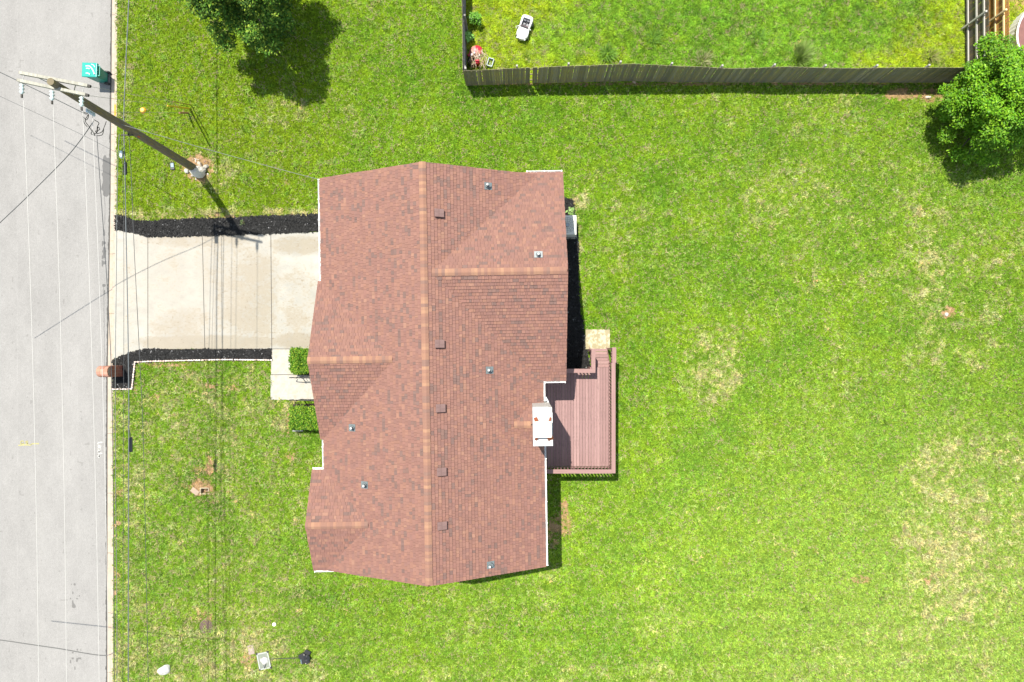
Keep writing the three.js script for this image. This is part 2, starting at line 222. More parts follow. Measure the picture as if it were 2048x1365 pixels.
{
  const zs = [-60, -21, -17.7, -7.7, 1.3, 16.5, 60], e = zs.map((z) => [(along(CURB_W, z * PXM + NZ) - NX) / PXM + .03, z]), g = prism([...e, [RX0, 60], [RX0, -60]], -0.18, -0.1);
  const p = g.attributes.position, u = g.attributes.uv; for (let i = 0; i < p.count; i++) u.setXY(i, (p.getX(i) - RX0) / (RX1 - RX0), (p.getZ(i) - RZ0) / (RZ1 - RZ0));
  struct('road', g, std([1, 1, 1], 0.9, { map: roadT }));
}
const concT = (tint, s) => tex(512, 512, (u, v, i, j) => { const n = 0.9 + 0.16 * (hash(i, j, s) - .5) + 0.3 * (fbm(u * 10, v * 10, s + 1, 4) - .5), t = sst(.5, .8, fbm(u * 5, v * 5, s + 3, 3)); return [n * tint[0], n * tint[1] * (1 - .05 * t), n * tint[2] * (1 - .13 * t)]; });
const kerbM = std([0.41, 0.35, 0.29], 0.9, { map: concT([1, 1, 1], 120) });
{
  const kerb = new THREE.Group(); kerb.name = 'kerb'; tag(kerb, null, null, null, 'structure'); scene.add(kerb);
  for (let z = -26; z < 24; z += 3) {                     // rolled concrete kerb, cast in sections
    const pos = [], idx = [], uv = [], N = 7, prof = [[0, -.094], [.42, -.098], [.58, -.03], [.7, .012], [.98, .016], [1, .0], [1, -.16]];
    for (let k = 0; k < 2; k++) { const zz = z + (k ? 2.985 : 0.0), py = zz * PXM + NZ, a = (along(CURB_W, py) - NX) / PXM + .035, b = (along(CURB_E, py) - NX) / PXM, low = sst(452, 470, py) * (1 - sst(712, 730, py));
      for (const [t, y] of prof) { pos.push(mix(a, b, t), y > -.02 && y < .1 ? mix(y, -.03 + .03 * t, low) : y, zz); uv.push(mix(a, b, t) * .7, zz * .7); } }
    for (let i = 0; i < N - 1; i++) idx.push(i, i + N, i + 1, i + 1, i + N, i + N + 1);
    const g = new THREE.BufferGeometry(); g.setAttribute('position', new THREE.Float32BufferAttribute(pos, 3)); g.setAttribute('uv', new THREE.Float32BufferAttribute(uv, 2)); g.setIndex(idx); const f = g.toNonIndexed(); f.computeVertexNormals(); mesh('kerb_section', f, kerbM, kerb);
  }
  struct('far_kerb', prism([[-30.95, -60], [-30.6, -60], [-30.6, 60], [-30.95, 60]], -.18, .01, .02), kerbM);
}
{   // driveway: four cast slabs with open joints; sun-bleached, with brown tyre and leaf stains
  const dT = tex(2048, 1024, (u, v, i, j) => {
    const x = -20.8 + u * 13, z = -6.6 + v * 7, px = x * PXM + NX, py = z * PXM + NZ, gr = hash(i, j, 130), a = fbm(x * .7, z * .7, 131, 4), b = fbm(x * 2.6, z * 3.2, 133, 4), c = fbm(x * 11, z * 16, 137, 3);
    let k = 0.332 + .07 * (gr - .5) + .13 * (b - .5) + .05 * (c - .5), col = [k, k * .976, k * .885];
    const zone = blob(ZONE_3, px, py);
    const st = sst(.5, .78, zone * .56 + a * .22 + b * .34 + c * .26); col = mix3(col, [0.225, 0.185, 0.125], st * .72 * (0.45 + .75 * gr));
    const pin = blob(ZONE_4, px, py); col = mix3(col, [0.32, 0.28, 0.235], .4 * pin);
    col = mix3(col, [0.16, 0.12, .08], .5 * sst(.72, .85, c) * sst(.1, .5, zone));
    return col; });
  const drv = new THREE.Group(); drv.name = 'driveway'; tag(drv, null, null, null, 'structure'); scene.add(drv);
  const m = std([1, 1, 1], .9, { map: dT });
  DRIVE.forEach((d, k) => { const g = prism(pxz(d), -.12, .016, .008), p = g.attributes.position, u = g.attributes.uv; for (let i = 0; i < p.count; i++) u.setXY(i, (p.getX(i) + 20.8) / 13, (p.getZ(i) + 6.6) / 7); mesh('concrete_slab', g, m, drv); });
  const jm = std([0.06, .055, .05], 1); mesh('joint_bed', prism(pxz([[232, 462], [690, 466], [690, 697], [232, 712]]), -.13, .006), jm, drv);
  const walk = new THREE.Group(); walk.name = 'front_path'; tag(walk, null, null, null, 'structure'); scene.add(walk);
  const wm = std([0.40, 0.385, 0.345], .9, { map: concT([1, 1, 1], 150) });
  for (const w of WALK) mesh('concrete_slab', prism(pxz(w), -.1, .026, .008), wm, walk);
  mesh('entry_step', prism(pxz([[577, 750.5], [625, 750.5], [625, 800], [577, 800]]), -.1, .17, .012), wm, walk);
  mesh('entry_landing', prism(pxz([[625, 750.5], [720, 750.5], [720, 800], [625, 800]]), -.1, .33, .012), wm, walk);
  mesh('joint_bed', prism(pxz([[542, 698], [589, 698], [640, 752], [640, 799], [542, 799]]), -.1, .007), jm, walk);
}
// spray-painted survey marks on road and kerb (flat paint)
function ribbon(strokes, w, mat, name, y, label) {
  const s = new Soup(); srand(77);
  strokes.forEach((pts, q) => { const v = new THREE.CatmullRomCurve3(pts.map(([a, b]) => P(a, b)), false, 'catmullrom', .3).getPoints(pts.length * 5); for (let i = 0; i < v.length - 1; i++) { const d = new V3().subVectors(v[i + 1], v[i]).normalize(), n = [-d.z, d.x], h = w / 2 * rr(.85, 1.15), yy = y + q * .0006, e = .15 * h; s.quad([v[i].x + n[0] * h - d.x * e, yy, v[i].z + n[1] * h - d.z * e], [v[i].x - n[0] * h - d.x * e, yy, v[i].z - n[1] * h - d.z * e], [v[i + 1].x - n[0] * h, yy, v[i + 1].z - n[1] * h], [v[i + 1].x + n[0] * h, yy, v[i + 1].z + n[1] * h], [1, 1, 1]); } });
  return tag(mesh(name, s.geo(), mat), label, 'road marking');
}
const K = 280 / 2048, L_ = (l) => l.map(([a, b]) => [a * K, 860 + b * K]);
const yellowPaint = std([0.45, 0.42, 0.2], .9, { map: speckT }), whitePaint = std([0.6, 0.6, 0.58], .9, { map: mottT }), orangePaint = std([0.75, 0.36, 0.05], .85, { map: speckT });
ribbon([L_([[318, 180], [300, 166], [280, 180], [278, 208], [300, 214], [318, 206], [314, 196]]), L_([[382, 172], [356, 176], [352, 188], [378, 196], [380, 210], [350, 212]]), L_([[245, 234], [330, 226], [425, 230]]), L_([[425, 224], [450, 210], [545, 208]])], .062, yellowPaint, 'road_marking', -.0955, 'yellow spray-painted GS with an underline on the road');
ribbon([L_([[1476, 186], [1412, 196], [1416, 222]]), L_([[1452, 234], [1420, 236], [1416, 254], [1444, 258], [1454, 244], [1450, 234]]), L_([[1450, 290], [1440, 272], [1416, 276], [1416, 298]]), L_([[1446, 318], [1420, 312], [1414, 326], [1440, 332], [1446, 320], [1412, 338]]), L_([[1474, 348], [1420, 352], [1414, 362]]), L_([[1450, 338], [1448, 366]]), L_([[1428, 378], [1444, 396], [1428, 404], [1414, 392], [1430, 374], [1430, 404], [1414, 410]])], .055, whitePaint, 'road_marking', -.0955, 'white spray-painted word Locate beside the kerb');
{ const a = P(225.2, 209), b = P(233, 232), g = new THREE.PlaneGeometry(.1, .56, 4, 8); g.rotateX(-Math.PI / 2); g.translate((a.x + b.x) / 2 + .025, .021, (a.z + b.z) / 2); tag(mesh('kerb_paint', g, orangePaint), 'orange and yellow spray paint mark on the kerb top', 'road marking'); }

// ---------------------------------------------------------------- mulch beds
const barkG = [box(.075, .018, .03), box(.05, .02, .035), box(.1, .014, .02)].map((g) => g);
function mulch(poly, n, s, name, label, tone) {
  const pr = rough(poly, 9, 1.1, s), g = prism(pxz(pr), -.05, .035, .02); struct(name, g, std([0.009, 0.009, 0.0095], 1, { map: speckT }));
  const M = new THREE.InstancedMesh(join([barkG[0].clone(), barkG[1].clone().rotateY(1).translate(.05, .01, .04)]), std([1, 1, 1], .8), n); M.name = numbered('bark_mulch'); srand(s);
  const bb = [Math.min(...pr.map((q) => q[0])), Math.min(...pr.map((q) => q[1])), Math.max(...pr.map((q) => q[0])), Math.max(...pr.map((q) => q[1]))], m = new THREE.Matrix4(), q = new THREE.Quaternion(), e = new THREE.Euler(), c = new THREE.Color(); let k = 0;
  for (let t = 0; t < n * 9 && k < n; t++) { const x = rr(bb[0], bb[2]), y = rr(bb[1], bb[3]); if (!inPoly(x, y, pr)) continue; const v = P(x, y); e.set(rr(-.6, .6), rr(0, 6.3), rr(-.6, .6)); m.compose(new V3(v.x, .04 + rr(0, .03), v.z), q.setFromEuler(e), new V3(1, 1, 1).multiplyScalar(rr(.5, 1.2))); M.setMatrixAt(k, m); const f = rnd(), t2 = f > .99 ? .22 : f > .95 ? .06 : rr(.004, .018); c.setRGB(t2 * tone[0], t2 * tone[1], t2 * tone[2]); M.setColorAt(k, c); k++; }
  M.count = k; M.castShadow = M.receiveShadow = true; scene.add(M); tag(M, label, 'mulch', null, 'stuff');
}
mulch(MULCH_N, 16000, 201, 'mulch_bed', 'black bark mulch along the north edge of the driveway', [1, 1, 1.02]);
mulch(MULCH_S, 10000, 202, 'mulch_bed', 'black bark mulch around the mailbox and south of the driveway', [1, 1, 1.02]);
mulch(MULCH_E, 9000, 203, 'mulch_bed', 'black bark mulch behind the house beside the cooling unit', [.8, .8, .8]);
{   // scalloped pale edging stones along the mailbox bed
  const ed = thing('garden_edging', 'pale pink scalloped edging stones bordering the mailbox mulch bed', 'edging'); const line = [[543, 720.5], [450, 719.5], [360, 721.5], [300, 723], [271, 724.5], [268, 750], [265, 778], [226, 779]].map(([a, b]) => P(a, b));
  const g0 = new THREE.CylinderGeometry(.066, .066, .1, 10, 1).scale(1, 1, .52), ms = [std([.66, .56, .5], .9), std([.58, .46, .4], .9), std([.72, .65, .6], .9)]; srand(31);
  let acc = 0; for (let i = 0; i < line.length - 1; i++) { const a = line[i], b = line[i + 1], L = a.distanceTo(b), ang = Math.atan2(b.z - a.z, b.x - a.x); for (; acc < L; acc += .128) { const m = mesh('edging_stone', g0, pick(ms), ed); m.position.lerpVectors(a, b, acc / L); m.position.y = .055; m.rotation.y = -ang + rr(-.06, .06); } acc -= L; }
  const ed2 = thing('bed_border', 'low white border corner of the south hedge bed', 'edging'); const w = std([.7, .68, .64], .8);
  for (const [a, b] of [[[585, 852], [585, 862]], [[585, 862], [606, 862]]]) mesh('border_board', bar(P(a[0], a[1], .05), P(b[0], b[1], .05), .05, .1), w, ed2);
  struct('hedge_bed', prism(pxz(HEDGE_S.map(([a, b]) => [a + (a < 600 ? 3 : 0), b - (b > 850 ? 3 : 0)])), -.03, .03), std([.05, .035, .03], 1, { map: speckT }));
  struct('hedge_bed', prism(pxz(HEDGE_N), -.03, .03), std([.02, .018, .017], 1, { map: speckT }));
}

// ---------------------------------------------------------------- the house
const HX = -3.8, SL = 0.48, EAVE = 4.5;
const house = thing('house', 'single house with a reddish brown shingle roof of crossing gables and white gutters', 'house', [HX, 0, 0], 0.016);
const PR = [   // roof prisms in house axes: ridge axis, ridge line, half span, extent along the ridge
  { ax: 'z', c: 0, half: 4.75, a: -7.7, b: 9.33 },                 // main
  { ax: 'x', c: -3.27, half: 4.5, a: 0, b: 5.79 },               // rear wing
  { ax: 'x', c: 0.2, half: 3.4, a: -4.93, b: 0 },                // entry gable
  { ax: 'x', c: 7.135, half: 2.155, a: -5.32, b: 0 },            // small front gable
  { ax: 'x', c: 3.08, half: 0.8, a: 3.3, b: 4.3, base: 4.76 },   // saddle behind the chimney
];
PR.forEach((p) => { p.base = p.base ?? EAVE; p.top = p.base + p.half * SL; });
const pH = (p, x, z) => { const s = p.ax === 'z' ? x - p.c : z - p.c, t = p.ax === 'z' ? z : x; return Math.abs(s) > p.half + .01 || t < p.a - .01 || t > p.b + .01 ? -1 : p.top - Math.abs(s) * SL; };
const LW = Math.hypot(1, SL);
const PAL = [[.208, .102, .079], [.216, .107, .082], [.198, .097, .077], [.226, .113, .086], [.209, .101, .080], [.231, .113, .082], [.195, .098, .080]], DARK = [[.145, .085, .073], [.153, .090, .076], [.164, .092, .075]], LITE = [[.246, .123, .087], [.253, .132, .093]];
function shingles(p, side, s) {
  srand(s); const S = new Soup(), e = 0.142, M = p.half * LW, rows = Math.ceil(M / e) ;
  const at = (t, v, n) => { const off = p.half - v / LW, h = p.base + (v / LW) * SL, nx = SL / LW * n, ny = n / LW, q = p.c + side * (off + nx); return p.ax === 'z' ? [q, h + ny, t] : [t, h + ny, q]; };
  for (let r = 0; r < rows; r++) {
    const v0 = r * e - (r ? 0 : .03), v1 = Math.min(M, (r + 1) * e + .006); let t = p.a - rr(0, .2), lastDark = 0;
    while (t < p.b) {
      const w = rr(.09, .17) * (rnd() < .22 ? 1.6 : 1), t0 = Math.max(p.a, t), t1 = Math.min(p.b, t + w - .006); t += w; if (t1 - t0 < .015) continue;
      let hid = true; for (const [tt, vv] of [[t0, v0], [t1, v0], [t0, v1], [t1, v1]]) { const q = at(tt, vv, 0); let o = -1; for (const z of PR) if (z !== p) o = Math.max(o, pH(z, q[0], q[2])); if (o < q[1] + .04) hid = false; } if (hid) continue;
      const f = rnd(); let c = lastDark ? (f < .3 ? pick(DARK) : pick(PAL)) : f < .085 ? pick(DARK) : f < .14 ? pick(LITE) : pick(PAL); lastDark = DARK.includes(c) ? 1 : 0; const j = rr(.93, 1.07); c = [c[0] * j, c[1] * j, c[2] * j];
      const th = .033 + (rnd() < .5 ? .011 : 0) + rr(0, .004), a = at(t0, v0, th), b = at(t1, v0, th), d = at(t0, v1 - .014, .012), g = at(t1, v1 - .014, .012), a0 = at(t0, v0, .004), b0 = at(t1, v0, .004);
      S.quad(a, b, g, d, c); S.quad(a0, b0, b, a, [c[0] * .8, c[1] * .8, c[2] * .8]); S.tri(a0, a, d, c); S.tri(b0, g, b, c);
    }
  }
  return S.geo();
}
const grit = tex(256, 256, (u, v, x, y) => { const n = .74 + .4 * hash(x, y, 7) + .18 * (fbm(u * 8, v * 8, 8, 3) - .5); return [n, n, n]; }, [1.3, 1.3]);
const shingleM = std([1, 1, 1], .78, { vertexColors: true, map: grit });
const trimM = std([.78, .78, .77], .5), fasciaM = std([.72, .71, .69], .6), deckingM = std([.035, .028, .026], 1);
{
  const slabs = [];
  for (const p of PR) for (const side of [-1, 1]) {           // roof boards under the shingles
    const pa = p === PR[1] && side < 0 ? 2.6 : p.a, pb = p === PR[3] && side > 0 ? -3.7 : p.b, g = box(1, .04, 1), L = pb - pa, W = p.half * LW; g.scale(W, 1, L); g.translate(0, -.018, 0); const m = new THREE.Matrix4().makeRotationZ(-side * Math.atan(SL)); g.applyMatrix4(m); g.translate(side * p.half / 2, p.base + p.half * SL / 2, (pa + pb) / 2); if (p.ax === 'x') g.rotateY(Math.PI / 2), g.scale(1, 1, 1);
    if (p.ax === 'x') { g.translate(0, 0, 0); const q = g.attributes.position; for (let i = 0; i < q.count; i++) { /* z,-x swap puts the ridge along x */ q.setXYZ(i, q.getX(i), q.getY(i), -q.getZ(i) + p.c); } } else g.translate(p.c, 0, 0);
    slabs.push(g);
  }
  slabs.forEach((g) => g.computeVertexNormals());
  const roof = mesh('roof', slabs, deckingM, house);
  PR.forEach((p, i) => { for (const side of [-1, 1]) tag(mesh('shingles', shingles(p, side, 300 + i * 7 + side), shingleM, roof), null, null, null, 'stuff'); });
  // ridge caps, each a bent shingle lapped over the next
  const capG = (L) => { const s = new THREE.Shape(), q = .145, y = -q * SL; s.moveTo(-q, y); s.lineTo(-.045, -.012); s.quadraticCurveTo(0, .012, .045, -.012); s.lineTo(q, y); s.lineTo(q, y - .012); s.lineTo(0, -.012); s.lineTo(-q, y - .012); const g = new THREE.ExtrudeGeometry(s, { depth: L, bevelEnabled: false, curveSegments: 3 }); g.rotateX(.05); return g; };
  const cg = capG(.155), capM = [[.295, .158, .106], [.25, .135, .099], [.27, .143, .101], [.335, .188, .12], [.215, .126, .10], [.24, .129, .098], [.305, .17, .113]].map((c) => std(c, .95, { map: grit })); srand(55);
  const run = (p, from, to) => { const n = Math.round((to - from) / .132); for (let i = 0; i < n; i++) { const m = mesh('ridge_cap', cg, pick(capM), roof), t = from + (to - from) * i / n, y = p.top + .062; if (p.ax === 'z') m.position.set(p.c, y, t); else { m.rotation.y = Math.PI / 2; m.position.set(t, y, p.c); } } };
  run(PR[0], -7.7, 9.25); run(PR[1], .3, 5.72); run(PR[2], -4.93, -1.46); run(PR[3], -5.32, -2.7); run(PR[4], 3.5, 4.2);
  const vm = std([.11, .07, .06], .9); for (const [a, b] of [[[.42, -3.2], [4.66, -7.6]]]) { const y = (x) => PR[0].top - x * SL + .05; mesh('valley_edge', bar(new V3(a[0], y(a[0]), a[1]), new V3(b[0], y(b[0]), b[1]), .035, .03), vm, roof); }
  // rake boards under the gable edges, fascia along the eaves
  const rk = (p, t, side) => { const a = p.half + .0, y0 = p.base - .1, y1 = p.top - .1, q = (s, y) => p.ax === 'z' ? new V3(p.c + side * s, y, t) : new V3(t, y, p.c + side * s); return bar(q(a, y0), q(0.005, y1), .022, .15); };
  const rakes = []; for (const [p, t] of [[PR[0], -7.675], [PR[0], 9.305], [PR[1], 5.768], [PR[2], -4.905], [PR[3], -5.295]]) for (const side of [-1, 1]) rakes.push(rk(p, t, side)); for (const g of rakes) mesh('rake_board', g, fasciaM, house);
}
// gutters: open white troughs with strap hangers, in house axes
function gutter(a, b, out) {   // a,b = [x,z] along the roof edge, out = unit outward
  const L = Math.hypot(b[0] - a[0], b[1] - a[1]), ang = Math.atan2(b[1] - a[1], b[0] - a[0]), s = new THREE.Shape(), w = .105, t = .006;
  [[0, .0], [0, -.085], [w - .02, -.085], [w, -.03], [w, .0], [w - .014, .0], [w - .014, -.012], [w - .012, -.03], [w - .026, -.079], [t, -.079], [t, 0]].forEach(([x, y], i) => i ? s.lineTo(x, y) : s.moveTo(x, y));
  const g = new THREE.ExtrudeGeometry(s, { depth: L, bevelEnabled: false }); const X = new V3(out[0], 0, out[1]), Y = new V3(0, 1, 0), Z = new V3((b[0] - a[0]) / L, 0, (b[1] - a[1]) / L); g.applyMatrix4(new THREE.Matrix4().makeBasis(X, Y, Z)); g.translate(a[0] + out[0] * .012, EAVE - .02, a[1] + out[1] * .012); g.computeVertexNormals();
  const m = mesh('gutter', g, trimM, house); const n = Math.max(1, Math.round(L / .95)); for (let i = 0; i <= n; i++) { const k = i === n ? L - .03 : i === 0 ? .03 : L * i / n, h = mesh('gutter_hanger', box(Math.abs(out[0]) * w + .03, .008, Math.abs(out[1]) * w + .03), trimM, m); h.position.set(a[0] + Z.x * k + out[0] * .07, EAVE - .016, a[1] + Z.z * k + out[1] * .07); }
  mesh('fascia_board', bar(new V3(a[0] - out[0] * .012, EAVE - .12, a[1] - out[1] * .012), new V3(b[0] - out[0] * .012, EAVE - .12, b[1] - out[1] * .012), .024, .19), fasciaM, house);
}
gutter([-4.75, -7.69], [-4.75, -3.22], [-1, 0]); gutter([-4.75, 3.0], [-4.75, 4.95], [-1, 0]); gutter([-5.3, 4.98], [-4.76, 4.98], [0, -1]); gutter([-5.3, 9.29], [-4.05, 9.29], [0, 1]);
gutter([4.75, 3.7], [4.75, 9.3], [1, 0]); gutter([4.75, 1.25], [4.75, 2.15], [1, 0]); gutter([4.85, 1.23], [5.77, 1.23], [0, 1]); gutter([4.2, -7.77], [5.77, -7.77], [0, -1]);
{  // walls (mostly hidden under the eaves)
  const sideT = tex(64, 256, (u, v) => { const k = (v * 16) % 1, n = k < .08 ? .55 : 1; return [n, n, n]; }, [1, .42]);
  const wm = std([.56, .5, .42], .8, { map: sideT }), found = std([.3, .29, .28], .9, { map: speckT });
  const penta = (half, top, d) => { const s = new THREE.Shape(), y = EAVE - .24; s.moveTo(-half, 0); s.lineTo(half, 0); s.lineTo(half, y); s.lineTo(0, y + half * SL); s.lineTo(-half, y); return new THREE.ExtrudeGeometry(s, { depth: d, bevelEnabled: false }); };
  const gs = [penta(4.43, 0, 16.3).translate(0, 0, -7.33), penta(4.13, 0, 5.4).rotateY(Math.PI / 2).translate(.02, 0, -3.27), penta(1.8, 0, 4.9).rotateY(Math.PI / 2).translate(-4.95, 0, 7.135), penta(3.0, 0, 4.5).rotateY(Math.PI / 2).translate(-4.51, 0, .2)];
  mesh('wall', gs, wm, house);
  const win = std([.03, .04, .05], .08), fr = std([.75, .75, .74], .5);
  const window_ = (x, y, z, ry, w = .95, h = 1.3) => { const f = mesh('window', [box(w, .06, .07, 0, h / 2, 0), box(w, .06, .07, 0, -h / 2, 0), box(.06, h, .068, -w / 2, 0, 0), box(.06, h, .068, w / 2, 0, 0), box(w, .04, .06, 0, 0, 0)], fr, house); f.position.set(x, y, z); f.rotation.y = ry; mesh('pane', box(w - .05, h - .05, .02), win, f); };
  for (const z of [-6.2, -1.6]) window_(5.44, 3.1, z, Math.PI / 2); for (const z of [4.6, 7.2]) window_(4.45, 3.0, z, Math.PI / 2); for (const x of [-2.4, 2.2]) { window_(x, 3.1, 8.99, 0); window_(x, 3.1, -7.35, 0); } window_(-4.97, 3.1, 7.13, Math.PI / 2);
  const gd = mesh('garage_door', box(.06, 2.1, 4.6), fr, house); gd.position.set(-4.45, 1.07, -5.1); for (let i = 0; i < 4; i++) mesh('door_panel', box(.03, .44, 4.4, -.045, -.78 + i * .52, 0), trimM, gd);
  const d = mesh('entry_door', box(.06, 2.05, .95), std([.2, .05, .04], .5), house); d.position.set(-4.54, 1.36, 1.55); mesh('handle', box(.08, .05, .05, -.05, 0, .36), std([.4, .35, .2], .3, { metalness: 1 }), d);
  const bd = mesh('back_door', box(.06, 2.05, 1.8), win, house); bd.position.set(4.45, 2.26, 1.35 + 4.9); bd.position.z = 4.9; mesh('door_frame', [box(.09, 2.15, .07, 0, 0, -.93), box(.09, 2.15, .07, 0, 0, .93), box(.09, .07, 1.9, 0, 1.06, 0)], fr, bd);
}
// roof fittings: square vents near the ridge, lead-flashed pipes, all parts of the house
const local = (px, py, h) => { const v = P(px, py, h), x = v.x - HX, z = v.z, c = Math.cos(.016), s = Math.sin(.016); return [x * c - z * s, x * s + z * c]; };
const fitH = (px, py, up) => { let h = 6; for (let i = 0; i < 6; i++) { const [x, z] = local(px, py, h + up); h = Math.max(...PR.map((p) => pH(p, x, z))); } return [...local(px, py, h + up), h]; };
{
  const vm = std([.205, .125, .115], .65, { map: mottT }), dark = std([.05, .03, .03], .8), tilt = -Math.atan(SL);
  for (const [px, py] of [[875, 426], [876, 688], [878, 817], [880, 944.5], [881, 1052.5]]) { const [x, z, h] = fitH(px, py, .14), v = mesh('roof_vent', uvBox(rbox(.4, .06, .33, .012, 0, .15, 0)), vm, house); v.position.set(x, h, z); v.rotation.z = tilt; mesh('vent_throat', box(.28, .14, .25, -.02, .06, 0), dark, v); mesh('vent_crease', box(.012, .012, .32, -.02, .182, 0), vm, v); }
  const lead = std([.13, .16, .17], .5), pale = std([.27, .30, .31], .6);
  for (const [px, py, rz, rx] of [[975, 370.5, tilt, 0], [978, 741, tilt, 0], [1077, 509, 0, -1], [703, 857, -tilt, 0], [728, 972, -tilt, 0], [980, 1133, tilt, 0]]) {
    const [x, z, h] = fitH(px, py, .2), f = mesh('vent_pipe_flashing', [box(.34, .012, .3, 0, .045, 0), cyl(.115, .075, .13, 0, .04, 0, 16)], rx ? pale : lead, house); f.position.set(x, h, z); if (rx) f.rotation.x = tilt; else f.rotation.z = rz;
    const q = mesh('vent_pipe', [cyl(.05, .05, .32, 0, 0, 0, 14), new THREE.TorusGeometry(.075, .02, 6, 16).rotateX(Math.PI / 2).translate(0, .16, 0)], lead, f); q.rotation.copy(f.rotation); if (rx) q.rotation.x = -f.rotation.x; else q.rotation.z = -f.rotation.z;
    const cp = mesh('pipe_cap', new THREE.SphereGeometry(.055, 12, 6, 0, 6.3, 0, 1.57).translate(0, .31, 0), std([.5, .52, .52], .45), f); cp.rotation.copy(q.rotation);
  }
}
{  // chimney chase with a white sheet-metal cover and a raised square lid on rusty legs
  const ch = mesh('chimney', box(.74, 7.22, 1.48, 4.655, 3.61, 2.94), std([.55, .53, .5], .7), house);
  const cov = mesh('chimney_cover', prism([[4.265, 2.17], [4.87, 2.17], [4.985, 2.40], [5.04, 2.40], [5.04, 3.71], [4.265, 3.71]], 7.22, 7.26), std([.55, .585, .60], .6, { map: mottT }), ch);
  const rust = std([.3, .08, .03], .9, { map: speckT }), grey = std([.3, .33, .33], .5);
  mesh('flue_pipe', cyl(.27, .27, .17, 4.68, 7.26, 2.86, 28), grey, ch);
  for (const [sx, sz, w] of [[-1, -1, .14], [1, -1, .08], [-1, 1, .1], [1, 1, .22]]) mesh('lid_leg', bar(new V3(4.665 + sx * .30, 7.26, 3.03 + sz * .44), new V3(4.665 + sx * .24, 7.51, 3.05 + sz * .27), w, .03), rust, ch);
  mesh('chimney_lid', rbox(.64, .04, .64, .012, 4.665, 7.53, 3.03), std([.66, .62, .52], .7), ch);
  for (const [x, z, a, b] of [[4.365, 2.84, .02, .08], [4.365, 3.2, .02, .12], [4.972, 2.8, .025, .1], [4.972, 3.12, .02, .3], [4.5, 3.345, .2, .02], [4.8, 2.725, .16, .02]]) mesh('rust_patch', box(a, .03, b, x, 7.52, z), rust, ch);
  const ds = mesh('downspout', bar(new V3(4.89, 4.42, 1.98), new V3(5.0, 4.3, 2.2), .07, .06), std([.6, .64, .68], .4), house);
}

